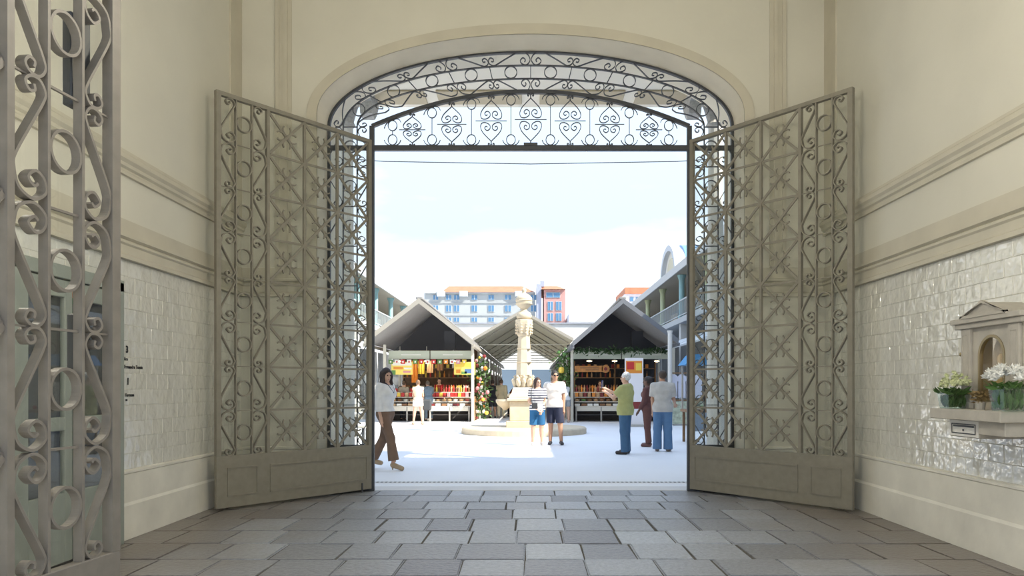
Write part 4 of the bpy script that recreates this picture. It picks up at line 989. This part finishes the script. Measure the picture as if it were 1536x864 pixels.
# ---------------------------------------------------------------- people: implicit surfaces meshed by surface nets
def nets(D, org, h):
    n = D.shape
    off = [(i, j, k) for i in (0, 1) for j in (0, 1) for k in (0, 1)]
    c = [D[i:n[0] - 1 + i, j:n[1] - 1 + j, k:n[2] - 1 + k] for (i, j, k) in off]
    s = sum((a < 0).astype(np.int8) for a in c); act = (s > 0) & (s < 8)
    idx = -np.ones(act.shape, np.int32); ai = np.argwhere(act); idx[act] = np.arange(len(ai))
    cv = [a[act] for a in c]; acc = np.zeros((len(ai), 3)); cnt = np.zeros(len(ai))
    for a in range(8):
        for b in range(a + 1, 8):
            if sum(abs(p - q) for p, q in zip(off[a], off[b])) != 1: continue
            cr = (cv[a] < 0) != (cv[b] < 0); t = np.where(cr, cv[a] / np.where(cr, cv[a] - cv[b], 1), 0)
            p = np.array(off[a])[None] + t[:, None] * (np.array(off[b]) - np.array(off[a]))[None]
            acc += p * cr[:, None]; cnt += cr
    V = (ai + acc / cnt[:, None]) * h + np.array(org)
    F = []
    for ax in range(3):
        u, w = [(1, 2), (2, 0), (0, 1)][ax]
        sl0 = [slice(1, -1)] * 3; sl1 = [slice(1, -1)] * 3
        sl0[ax] = slice(0, -1); sl1[ax] = slice(1, None)
        A = D[tuple(sl0)] < 0; B = D[tuple(sl1)] < 0
        for flip, msk in ((0, A & ~B), (1, ~A & B)):
            p = np.argwhere(msk)
            if not len(p): continue
            for d_ in range(3):
                if d_ != ax: p[:, d_] += 1
            def cell(du, dw):
                q = p.copy(); q[:, u] += du; q[:, w] += dw; return idx[q[:, 0], q[:, 1], q[:, 2]]
            quad = np.stack([cell(-1, -1), cell(0, -1), cell(0, 0), cell(-1, 0)], 1)
            F.append(quad[:, ::-1] if flip else quad)
    F = np.concatenate(F); F = F[(F >= 0).all(1)]
    return V, F
class Field:
    def __init__(s, lo, hi, h):
        s.h = h; s.lo = np.array(lo, float); s.n = np.ceil((np.array(hi) - s.lo) / h).astype(int) + 1
        s.D = np.full(s.n, .2, np.float32); s.ax = [(s.lo[i] + h * np.arange(s.n[i])).astype(np.float32) for i in range(3)]
    def sub(s, lo, hi):
        a = np.clip(np.floor((np.array(lo) - s.lo) / s.h).astype(int), 0, s.n); b = np.clip(np.ceil((np.array(hi) - s.lo) / s.h).astype(int) + 1, 0, s.n)
        sl = tuple(slice(i, j) for i, j in zip(a, b))
        return sl, s.ax[0][sl[0]][:, None, None], s.ax[1][sl[1]][None, :, None], s.ax[2][sl[2]][None, None, :]
    def mix(s, sl, d, k):
        a = s.D[sl]
        if k > 0:
            hh = np.maximum(k - np.abs(a - d), 0) / k; s.D[sl] = np.minimum(a, d) - hh * hh * k * .25
        else: s.D[sl] = np.minimum(a, d)
    def cap(s, a, b, ra, rb, k=.02, cut=None, flat=None):
        a = np.array(a, float); b = np.array(b, float); R_ = max(ra, rb) + k + 2 * s.h
        sl, X, Y, Z = s.sub(np.minimum(a, b) - R_, np.maximum(a, b) + R_)
        ba = b - a; L = max(1e-9, float(ba @ ba))
        t = np.clip(((X - a[0]) * ba[0] + (Y - a[1]) * ba[1] + (Z - a[2]) * ba[2]) / L, 0, 1)
        d = np.sqrt((X - a[0] - t * ba[0]) ** 2 + (Y - a[1] - t * ba[1]) ** 2 + (Z - a[2] - t * ba[2]) ** 2) - (ra + (rb - ra) * t)
        if cut is not None:
            nrm = ba / math.sqrt(L); d = np.maximum(d, (X - b[0]) * nrm[0] + (Y - b[1]) * nrm[1] + (Z - b[2]) * nrm[2])
        s.mix(sl, d.astype(np.float32), k)
    def ell(s, c, r, k=.02, M=None, subtract=False):
        c = np.array(c, float); r = np.array(r, float); R_ = r.max() + k + 2 * s.h
        sl, X, Y, Z = s.sub(c - R_, c + R_); P = [X - c[0], Y - c[1], Z - c[2]]
        if M is not None: P = [P[0] * M[0][i] + P[1] * M[1][i] + P[2] * M[2][i] for i in range(3)]
        k0 = np.sqrt(sum((p / q) ** 2 for p, q in zip(P, r))) + 1e-6; k1 = np.sqrt(sum((p / q ** 2) ** 2 for p, q in zip(P, r))) + 1e-6
        d = (k0 * (k0 - 1) / k1).astype(np.float32)
        if subtract: s.D[sl] = np.maximum(s.D[sl], -d)
        else: s.mix(sl, d, k)
    def plane(s, p, nrm):                               # keep the side the normal points away from
        X, Y, Z = s.ax[0][:, None, None], s.ax[1][None, :, None], s.ax[2][None, None, :]
        s.D = np.maximum(s.D, ((X - p[0]) * nrm[0] + (Y - p[1]) * nrm[1] + (Z - p[2]) * nrm[2]).astype(np.float32))
    def obj(s, name, m, parent, **tags):
        D = np.pad(s.D, 1, constant_values=.2)
        V, F = nets(D, s.lo - s.h, s.h)
        me = bpy.data.meshes.new(name); me.from_pydata(V.tolist(), [], F.tolist()); me.materials.append(m)
        me.polygons.foreach_set('use_smooth', [True] * len(F)); me.update()
        return link(name, me, parent, **tags)

def cloth(name, col, rough=.85, stripes=None):
    m = mat(name, col, rough, noise=.06, scale=12, bump=.35, bscale=9)
    if stripes and 'striped' not in m:
        m['striped'] = 1; nt = m.node_tree; p = nt.nodes['Principled BSDF']
        tc = nt.nodes.new('ShaderNodeTexCoord'); sp = nt.nodes.new('ShaderNodeSeparateXYZ'); nt.links.new(tc.outputs['Object'], sp.inputs[0])
        mu = nt.nodes.new('ShaderNodeMath'); mu.operation = 'MULTIPLY'; mu.inputs[1].default_value = stripes[1]; nt.links.new(sp.outputs['Z'], mu.inputs[0])
        fr = nt.nodes.new('ShaderNodeMath'); fr.operation = 'FRACT'; nt.links.new(mu.outputs[0], fr.inputs[0])
        gt = nt.nodes.new('ShaderNodeMath'); gt.operation = 'GREATER_THAN'; gt.inputs[1].default_value = .55; nt.links.new(fr.outputs[0], gt.inputs[0])
        mx = nt.nodes.new('ShaderNodeMixRGB'); mx.inputs[1].default_value = (*col, 1); mx.inputs[2].default_value = (*stripes[0], 1); nt.links.new(gt.outputs[0], mx.inputs[0])
        nt.links.new(mx.outputs[0], p.inputs['Base Color'])
    return m
SKIN = {'light': mat('skin_light', (.62, .38, .27), .55), 'tan': mat('skin_tan', (.50, .28, .18), .55), 'dark': mat('skin_dark', (.13, .065, .045), .55)}
V3 = lambda *a: np.array(a, float)
def unit(v): v = np.array(v, float); return v / np.linalg.norm(v)
def person(label, loc, rz, H=1.7, fem=False, skin='light', arms=None, legs=None, spine=(0, 0, 1), head_yaw=0.0, head_pitch=0.0, hair=((.05, .03, .02), 'short'),
           top=((.8, .8, .8), .6, -.05, .012, None), bottom=((.1, .15, .3), 1.0, .014, .0), shoes=((.03, .03, .03), 'flat'), h=.010, group=None, extra=None, heel=0.0, name='person'):
    """local frame: the figure faces -Y, x>0 is the side at the viewer's right when it faces the viewer.
    arms/legs: {'L' (x>0) / 'R' (x<0): (upper dir, lower dir)}; top = colour, sleeve (fraction: 0..1 upper arm, 1..2 forearm), hem offset from hip, looseness, stripes
    bottom = colour, length (0..1 thigh, 1..2 shin -> given as 0..2), looseness, flare"""
    S = H / 1.72
    t = thing(name, label, 'person', loc, rz, group)
    arms = arms or {}; legs = legs or {}
    sp = unit(spine); SW = (.160 if fem else .180) * S; HW = .088 * S
    leg = {}
    for sd, sx in (('L', 1), ('R', -1)):
        th, sh_, yaw = (list(legs.get(sd, ((.04 * sx, 0, -1), (.02 * sx, .03, -1), .15 * sx))) + [.15 * sx])[:3]
        hip = V3(sx * HW, 0, 0); kn = hip + unit(th) * .425 * S; an = kn + unit(sh_) * .41 * S
        pt = (list(legs.get(sd, ())) + [0, 0, 0, 0])[3] if len(legs.get(sd, ())) > 3 else 0.0
        leg[sd] = [hip, kn, an, yaw, pt]
    low = min(l[2][2] for l in leg.values()); ah = .075 * S + heel
    up = V3(0, 0, -low + ah)
    for l in leg.values():
        for i in range(3): l[i] = l[i] + up
    pel = up + V3(0, 0, .02); nb = pel + sp * .50 * S; 
    shc = pel + sp * .455 * S
    arm = {}
    for sd, sx in (('L', 1), ('R', -1)):
        ua, fa = arms.get(sd, ((.12 * sx, .05, -1), (.05 * sx, -.12, -1)))[:2]
        s0 = shc + V3(sx * SW, 0, -.01); el_ = s0 + unit(ua) * .285 * S; wr = el_ + unit(fa) * .25 * S
        arm[sd] = [s0, el_, wr, unit(fa), arms.get(sd, (0, 0, None))[2] if len(arms.get(sd, ())) > 2 else None]
    fy, fp = head_yaw, head_pitch
    Mz = np.array([[math.cos(fy), -math.sin(fy), 0], [math.sin(fy), math.cos(fy), 0], [0, 0, 1]])
    Mx = np.array([[1, 0, 0], [0, math.cos(fp), -math.sin(fp)], [0, math.sin(fp), math.cos(fp)]])
    HM = Mz @ Mx
    hc = nb + sp * .055 * S + HM @ V3(0, -.02 * S, .095 * S)
    hp = lambda x, y, z: hc + HM @ (V3(x, y, z) * S)
    pts = [hc + V3(0, 0, .14), hc - V3(0, 0, .14)] + [q for l in leg.values() for q in l[:3]] + [q for a in arm.values() for q in (a[0], a[1], a[2], a[2] + a[3] * .2)]
    lo = np.min(pts, 0) - .17; hi = np.max(pts, 0) + .17; lo[2] = min(lo[2], -.01)
    F = Field(lo, hi, h)
    fem_k = .9 if fem else 1.0
    def torso(F, g, k=.05, topz=True):
        F.cap(pel + V3(-.065 * S, 0, .0), pel + V3(.065 * S, 0, .0), (.108 if fem else .102) * S + g, (.108 if fem else .102) * S + g, k)
        F.cap(pel + sp * .19 * S + V3(-.04 * S, 0, 0), pel + sp * .19 * S + V3(.04 * S, 0, 0), .100 * S * fem_k + g, .100 * S * fem_k + g, k)
        F.cap(pel + sp * .34 * S + V3(-.075 * S * fem_k, -.005, 0), pel + sp * .34 * S + V3(.075 * S * fem_k, -.005, 0), .105 * S + g, .105 * S + g, k)
        if fem:
            for sx in (-1, 1): F.ell(pel + sp * .33 * S + V3(sx * .065, -.085, 0) * S, V3(.06, .05, .06) * S + g, .04)
        F.cap(arm['R'][0] * .92 + arm['L'][0] * .08, arm['L'][0] * .92 + arm['R'][0] * .08, .054 * S + g * .6, .054 * S + g * .6, k)
        F.cap(shc, nb - sp * .01, .085 * S + g * .5, .062 * S, .06)
        F.cap(pel, shc, .09 * S + g, .085 * S + g, k)
    def legs_(F, g, frac, k=.03, flare=0.0):
        for sd, l in leg.items():
            a, b, c = l[:3]
            if frac <= 1.0: e_ = a + (b - a) * frac; F.cap(a, e_, .088 * S + g, (.088 - .03 * frac) * S + g + flare, k, cut=True); continue
            F.cap(a, b, .088 * S + g, .058 * S + g, k)
            f2 = min(frac - 1, 1.12); e_ = b + (c - b) * f2
            F.cap(b, e_, .056 * S + g, (.056 - .018 * f2) * S + g + flare, k, cut=True)
    torso(F, 0); legs_(F, 0, 2.0)
    for sd, l in leg.items():
        a, b, c = l[:3]; sx = 1 if sd == 'L' else -1
        F.ell(b + (c - b) * .28 + V3(0, .018, 0), V3(.045, .048, .11) * S, .03)
        toe = c + V3(math.sin(l[3]) * .14, -math.cos(l[3]) * .14, -ah + .03 + l[4]) * S
        F.cap(c + V3(0, .02, -.03), toe, .036 * S, .03 * S, .02)
    for sd, a in arm.items():
        s0, e_, w, fd, cu = a; sx = 1 if sd == 'L' else -1
        F.cap(s0, e_, .049 * S * fem_k, .039 * S * fem_k, .025); F.cap(e_, w, .040 * S * fem_k, .027 * S * fem_k, .02)
        # hand: palm, four fingers of two bones, thumb from the side of the palm
        side_ = unit(np.cross(fd, V3(0, 0, 1) if abs(fd[2]) < .8 else V3(0, 1, 0)) + 1e-6); nrm = unit(np.cross(side_, fd))
        curl = V3(-sx, 0, 0) * .5 if abs(fd[2]) > .8 else V3(0, 0, -1) * .3
        pc = w + fd * .05 * S; F.cap(w, w + fd * .085 * S, .026 * S, .030 * S, .015)
        for j, ln in enumerate((.070, .080, .075, .058)):
            b0 = w + fd * .085 * S + side_ * (j - 1.5) * .021 * S; b1 = b0 + unit(fd + curl * .5) * ln * .55 * S; b2 = b1 + unit(fd + curl * 1.6) * ln * .5 * S
            F.cap(b0, b1, .0098, .0092, .004); F.cap(b1, b2, .0092, .0082, .004)
        tb = w + fd * .03 * S - side_ * .025 * S * sx; F.cap(tb, tb + unit(fd * .7 - side_ * sx * .8 + curl * .4) * .055 * S, .012, .009, .006)
    F.cap(nb - sp * .05 * S, hp(0, .01, -.06), .056 * S * fem_k, .050 * S * fem_k, .03)
    F.ell(hp(0, .012, .025), V3(.073, .092, .092) * S, .02, HM); F.ell(hp(0, -.022, -.05), V3(.052, .062, .065) * S, .03, HM)
    F.cap(hp(0, -.083, .012), hp(0, -.103, -.022), .009 * S, .014 * S, .012)
    F.cap(hp(-.035, -.075, .03), hp(.035, -.075, .03), .010 * S, .010 * S, .012)
    F.cap(hp(-.018, -.078, -.058), hp(.018, -.078, -.058), .009 * S, .009 * S, .008)
    for sx in (-1, 1):
        F.ell(hp(sx * .030, -.088, .008), V3(.014, .010, .009) * S, subtract=True, M=HM)
        F.ell(hp(sx * .074, .012, -.005), V3(.010, .02, .031) * S, .008, HM)
    F.obj('body', SKIN[skin], t)
    if h < .013:
        for sx in (-1, 1):
            MB().ball(hp(sx * .030, -.079, .008), .0115 * S, 8, 6).obj('eye', mat('eye_dark', (.03, .02, .015), .2), t)
        MB().ball(hp(0, -.085, -.058), .02 * S, 8, 6, (1, .4, .35)).obj('lips', mat('lips', (.42, .14, .12), .5), t)
    # hair
    hcol, hst = hair
    if hst:
        G = Field(hc - .30 * S - V3(0, 0, .25 * S if hst == 'long' else 0), hc + .22 * S, max(h, .009))
        G.ell(hp(0, .020, .032), V3(.082, .097, .100) * S, .02, HM)
        if hst == 'long':
            G.cap(hp(0, .06, 0), hp(0, .085, -.26), .075 * S, .055 * S, .05)
            for sx in (-1, 1): G.cap(hp(sx * .062, .01, .0), hp(sx * .085, -.005, -.22), .032 * S, .026 * S, .04)
        elif hst == 'bun': G.ell(hp(0, .10, .06), V3(.05, .05, .05) * S, .03)
        elif hst == 'wavy':
            for sx in (-1, 1):
                for q in range(5): G.ell(hp(sx * (.07 + .012 * (q % 2)), .02 - .012 * q, .03 - .055 * q), V3(.042, .05, .045) * S, .03)
            for q in range(6): G.ell(hp(.0, .075, .02 - .05 * q), V3(.075, .05, .05) * S, .03)
        G.ell(hp(0, -.075, -.035), V3(.062, .075, .088) * S, M=HM, subtract=True)
        if hst in ('short', 'bun'):
            G.plane(hp(0, 0, -.045), HM @ V3(0, -.15, -1))
            for sx in (-1, 1): G.ell(hp(sx * .085, -.02, -.03), V3(.03, .04, .045) * S, subtract=True, M=HM)
        G.obj('hair', mat('hair_%02d%02d%02d' % tuple(int(c * 99) for c in hcol), hcol, .6, noise=.25, scale=30, bump=.5, bscale=60), t)
    # top
    if top:
        col, slv, hem, g, st = top; nm = '%02d%02d%02d' % tuple(int(c * 99) for c in col)
        G = Field(lo, hi, h); torso(G, g, .05)
        for sd, a in arm.items():
            s0, e_, w = a[:3]
            if slv <= 1:
                if slv > 0: G.cap(s0, s0 + (e_ - s0) * slv, .052 * S + g * .8, .046 * S + g * .8, .03, cut=True)
            else:
                G.cap(s0, e_, .053 * S + g, .046 * S + g, .03); G.cap(e_, e_ + (w - e_) * (slv - 1), .045 * S + g, .036 * S + g, .02, cut=True)
        if hem < 0: G.cap(pel + V3(-.06, 0, 0) * S, pel + V3(-.06, 0, hem * S), .105 * S + g, .10 * S + g, .05); G.cap(pel + V3(.06, 0, 0) * S, pel + V3(.06, 0, hem * S), .105 * S + g, .10 * S + g, .05)
        G.plane(pel + V3(0, 0, hem * S), (0, 0, -1)); G.plane(nb + V3(0, 0, .012), unit(sp + V3(0, -.35, 0)))
        G.obj('shirt', cloth('cloth_' + nm + ('s' if st else ''), col, .85, st), t)
    if bottom:
        col, ln, g, fl_ = bottom; nm = '%02d%02d%02d' % tuple(int(c * 99) for c in col)
        G = Field(lo, hi, h)
        G.cap(pel + V3(-.065 * S, 0, .0), pel + V3(.065 * S, 0, .0), .108 * S + g, .108 * S + g, .04)
        legs_(G, g, ln, .035, fl_); G.plane(pel + V3(0, 0, .085 * S), (0, 0, 1))
        G.obj('trousers' if ln > 1.5 else 'shorts', cloth('cloth_' + nm, col), t)
    if shoes:
        col, kind = shoes
        for sd, l in leg.items():
            c = l[2]; toe = c + V3(math.sin(l[3]) * .155, -math.cos(l[3]) * .155, -ah + .035 + l[4]) * S; hl = c + V3(-math.sin(l[3]) * .025, math.cos(l[3]) * .025, -ah + .045) 
            if kind == 'heel': hl = c + V3(-math.sin(l[3]) * .02, math.cos(l[3]) * .02, -.045)
            G = Field(np.minimum(toe, hl) - .12, np.maximum(toe, hl) + .12, min(h, .010))
            G.cap(hl, toe, .046 * S, .040 * S, .02)
            if kind == 'high': G.cap(hl, c, .046 * S, .046 * S, .03)
            if kind == 'heel': G.cap(hl + V3(0, 0, -.01), V3(hl[0], hl[1] + .005, min(hl[2] - .05, c[2] - ah + .012)), .022, .010, .01)
            else: G.plane((0, 0, min(toe[2], c[2] - ah + .035) - .034), (0, 0, -1)) if abs(l[4]) < .01 else None
            G.obj('shoe', mat('shoe_%02d%02d%02d' % tuple(int(q * 99) for q in col), col, .5), t)
    t['_'] = 0; del t['_']
    return t, dict(pel=pel, arm=arm, leg=leg, hp=hp, shc=shc, nb=nb, S=S)
def place(px, py):                                      # feet pixel -> ground point
    Y = EYE * FPX / (py - HY); return (gx(px, Y), Y, 0)
RZ = lambda deg: R(deg)
# woman striding to the right, beside the left gate leaf (local -Y = facing; rz turns her toward +X)
w1, J = person('walking woman in white blouse, brown trousers and high heels beside left gate leaf', place(578, 704), R(72), 1.66, True, 'light',
    arms={'L': ((.10, .35, -1), (.05, .1, -1)), 'R': ((-.10, .12, -1), (-.05, -.25, -1))},
    legs={'R': ((-.02, -.38, -1), (.0, -.16, -1), -.05), 'L': ((.03, .20, -1), (.0, .62, -1), .0, .02)}, heel=.06,
    head_yaw=R(-28), head_pitch=R(10), hair=((.035, .022, .02), 'wavy'), top=((.80, .79, .77), 1.75, .03, .030, None), bottom=((.20, .125, .085), 1.93, .016, .035), shoes=((.42, .31, .20), 'heel'), h=.009)
hp = J['hp']; mb = MB()
neck = [(J['nb'] + np.array(v)) for v in ((-.085, -.02, .03), (-.075, -.09, -.02), (-.045, -.135, -.10), (0, -.15, -.15), (.045, -.135, -.10), (.075, -.09, -.02), (.085, -.02, .03))]
mb.tube(neck, .011, 6); mb.obj('necklace', mat('navy_cord', (.02, .03, .07), .5), w1)
# couple in front of the pillar
c1, J1 = person('young woman in striped tee and blue shorts standing before the pillar', place(806, 668), R(6), 1.60, True, 'light',
    arms={'R': ((-.12, .12, -1), (.55, -.55, -.55)), 'L': ((.10, .08, -1), (-.35, -.55, -.75))}, head_yaw=R(22), hair=((.05, .028, .02), 'long'),
    top=((.82, .80, .78), .62, -.04, .022, ((.06, .06, .10), 17)), bottom=((.02, .12, .27), .93, .016, .018), shoes=((.55, .52, .50), 'flat'))
mb = MB(); mb.cbox(-.10, .10, -.05, .05, -.07, .07, .015); mb.tube([(-.09, 0, .06), (-.12, .12, .30), (-.06, .2, .52)], .009, 6)
cx_, cy_ = c1.location.x, c1.location.y
mb.obj('camera_bag', mat('black_bag', (.035, .035, .04), .6), None, (cx_ - .03, cy_ - .30, .93), label='small black camera bag held by the woman in the striped tee', category='bag')
MB().cbox(-.06, .06, -.01, .01, 0, .15, .004).obj('paper_bag', mat('white_paper', (.82, .80, .78), .7), None, (cx_ + .06, cy_ - .34, .84), label='white paper bag in the hands of the woman in the striped tee', category='bag')
c2, J2 = person('young man in white tee and navy shorts beside the striped-tee woman', place(832, 667), R(-14), 1.77, False, 'tan',
    arms={'L': ((.10, .08, -1), (.02, -.12, -1)), 'R': ((-.35, .35, -.75), (-.75, .1, -.2))}, legs={'L': ((.10, -.03, -1), (.06, .03, -1), .35), 'R': ((-.02, .03, -1), (-.03, .02, -1), .1)}, head_yaw=R(28),
    hair=((.03, .025, .02), 'short'), top=((.85, .80, .74), .66, -.07, .030, None), bottom=((.022, .026, .055), .96, .018, .02), shoes=((.04, .04, .045), 'flat'))
hp = J2['hp']; mb = MB()
for sx in (-1, 1): mb.ball(hp(sx * .031, -.098, .010), .024, 10, 6, (1, .45, .8))
mb.tube([hp(-.03, -.104, .014), hp(.03, -.104, .014)], .004, 6); mb.tube([hp(.05, -.09, .014), hp(.076, .0, .01)], .004, 6); mb.tube([hp(-.05, -.09, .014), hp(-.076, .0, .01)], .004, 6)
mb.obj('sunglasses', mat('dark_lens', (.015, .015, .02), .15), c2)
# white-haired man photographing, seen from behind, facing left
m1, J3 = person('white-haired man in olive tee and jeans photographing with a phone', place(938, 681), R(-118), 1.68, False, 'light',
    arms={'L': ((.05, -.62, -.62), (-.45, -.75, .38)), 'R': ((-.02, -.78, -.50), (.18, -.85, .42))}, legs={'L': ((.05, .02, -1), (.02, .05, -1), .2), 'R': ((-.05, -.05, -1), (-.01, .04, -1), -.15)},
    spine=(0, .04, 1), hair=((.72, .71, .70), 'short'), top=((.42, .42, .17), .72, -.12, .044, None), bottom=((.055, .13, .24), 2.06, .024, .018), shoes=((.05, .04, .035), 'flat'))
a = J3['arm']['R']; q = Matrix.Rotation(R(-118), 4, 'Z') @ Vector(a[2] + a[3] * .13); q = Vector(m1.location) + q
ph = MB().cbox(-.04, .04, -.006, .006, -.08, .08, .004).obj('phone', mat('navy_phone', (.02, .035, .16), .35), None, (q.x, q.y, q.z + .06), (0, 0, R(-118)), label='navy phone held up by the white-haired man', category='phone')
MB().box(-.036, .036, .0061, .007, -.074, .074).obj('screen', mat('phone_screen', (.05, .05, .06), .15), ph)
# man in grey tee with jeans, back to us; partner beside him
m2, J4 = person('man in grey tee and wide blue jeans standing with back turned', place(994, 677), R(165), 1.73, False, 'tan',
    arms={'L': ((.10, .05, -1), (.0, -.3, -1)), 'R': ((-.14, -.35, -1), (-.05, -.8, -.4))}, hair=((.06, .038, .025), 'short'), head_yaw=R(25),
    top=((.50, .48, .45), .80, -.10, .042, None), bottom=((.10, .20, .36), 2.07, .030, .030), shoes=((.20, .16, .13), 'flat'))
m3, J5 = person('person in dark maroon top and trousers partly behind the man in grey tee', place(972, 670), R(-120), 1.62, True, 'dark',
    arms={'L': ((.08, -.1, -1), (.0, -.5, -.8)), 'R': ((-.06, .1, -1), (0, -.15, -1))}, legs={'R': ((-.03, -.14, -1), (0, .12, -1), 0), 'L': ((.03, .05, -1), (0, .08, -1), .1)},
    hair=((.03, .02, .018), 'bun'), top=((.12, .05, .045), 1.8, -.06, .016, None), bottom=((.13, .055, .045), 1.95, .018, .012), shoes=((.14, .06, .05), 'flat'))
# people further back
FAR = .016
person('shopper in cream vest and white shorts browsing at the left stall', place(627, 637), R(185), 1.66, True, 'light', arms={'L': ((.1, -.3, -1), (-.1, -.8, -.4)), 'R': ((-.1, -.2, -1), (.1, -.8, -.3))},
    legs={'L': ((.10, 0, -1), (.10, .02, -1), .2), 'R': ((-.10, 0, -1), (-.10, .02, -1), -.2)}, hair=((.20, .12, .07), 'bun'), top=((.72, .60, .44), .2, -.02, .014, None), bottom=((.76, .72, .66), .5, .018, .01), shoes=((.5, .33, .22), 'flat'), h=FAR)
b_ = MB(); b_.cbox(-.16, .16, -.1, .1, 0, .40, .05); p_ = place(627, 637)
b_.obj('backpack', mat('black_backpack', (.05, .055, .06), .7), None, (p_[0] + .32, p_[1] + .1, .52), label='dark backpack hanging beside the shopper at the left stall', category='backpack')
person('shopper in blue-grey shirt bending at the left stall', place(643, 632), R(200), 1.68, False, 'light', spine=(0, -.35, 1), arms={'L': ((.1, -.5, -.8), (0, -.8, -.3)), 'R': ((-.1, -.4, -.9), (0, -.8, -.3))}, hair=((.10, .08, .06), 'short'), top=((.14, .20, .26), .8, -.06, .02, None), bottom=((.10, .14, .18), 1.9, .02, .0), h=FAR)
person('shopper in grey jacket standing in front of the leftmost goods stand', place(606, 631), R(170), 1.64, True, 'light', hair=((.08, .05, .03), 'short'), top=((.30, .27, .22), 1.7, -.08, .02, None), bottom=((.06, .07, .09), 1.9, .018, 0), h=FAR)
def vendor(label, px, Yv, H, col, fem, hc_): return person(label, (gx(px, Yv), Yv, 0), R(0), H, fem, 'light', hair=(hc_, 'short'), top=(col, .7, -.05, .016, None), bottom=((.05, .05, .06), 1.9, .015, 0), h=FAR)
vendor('vendor in red top behind the left stall goods', 659, 30.9, 1.78, (.50, .02, .03), True, (.03, .02, .02))
vendor('vendor in dark top behind the leftmost goods stand', 606, 30.9, 1.70, (.10, .07, .06), False, (.03, .02, .02))
vendor('vendor in tan top behind the cream-fronted stand of the right stall', 900, 30.9, 1.66, (.42, .24, .16), True, (.10, .05, .03))
person('woman in white top and grey shorts reaching into the right stall', place(849, 634), R(200), 1.66, True, 'light', spine=(.1, -.12, 1), arms={'L': ((.2, -.4, -.9), (0, -.9, -.2)), 'R': ((-.1, -.2, -1), (0, -.6, -.6))}, hair=((.16, .09, .05), 'short'), top=((.80, .79, .78), .4, -.03, .018, None), bottom=((.30, .32, .34), .62, .022, .015), shoes=((.5, .4, .35), 'flat'), h=FAR)
person('man in black tee and dark shorts in the aisle left of the pillar', place(739, 627), R(190), 1.72, False, 'tan', hair=((.05, .03, .02), 'short'), top=((.02, .02, .025), .7, -.06, .018, None), bottom=((.03, .03, .035), .95, .02, .01), h=FAR)
person('person in khaki jacket and cream trousers in the aisle', place(752, 627), R(175), 1.74, False, 'light', hair=((.12, .07, .04), 'short'), top=((.50, .42, .26), 1.8, -.14, .03, None), bottom=((.62, .55, .38), 1.95, .022, .01), shoes=((.3, .25, .2), 'flat'), h=FAR)
person('person in dark red top leaning over in the aisle beside the pillar', place(764, 625), R(100), 1.66, False, 'tan', spine=(0, -.65, 1), arms={'L': ((.1, -.5, -.8), (0, -.6, -.6)), 'R': ((-.1, -.4, -.9), (0, -.6, -.6))}, hair=((.14, .06, .03), 'short'), top=((.20, .05, .04), .8, -.06, .018, None), bottom=((.04, .04, .05), 1.9, .02, 0), h=FAR)
person('visitor in navy clothes seen through left gate glass', place(506, 672), R(60), 1.72, False, 'light', hair=((.06, .04, .03), 'short'), top=((.04, .07, .16), 1.7, -.06, .02, None), bottom=((.03, .07, .18), 1.95, .02, 0), h=FAR)
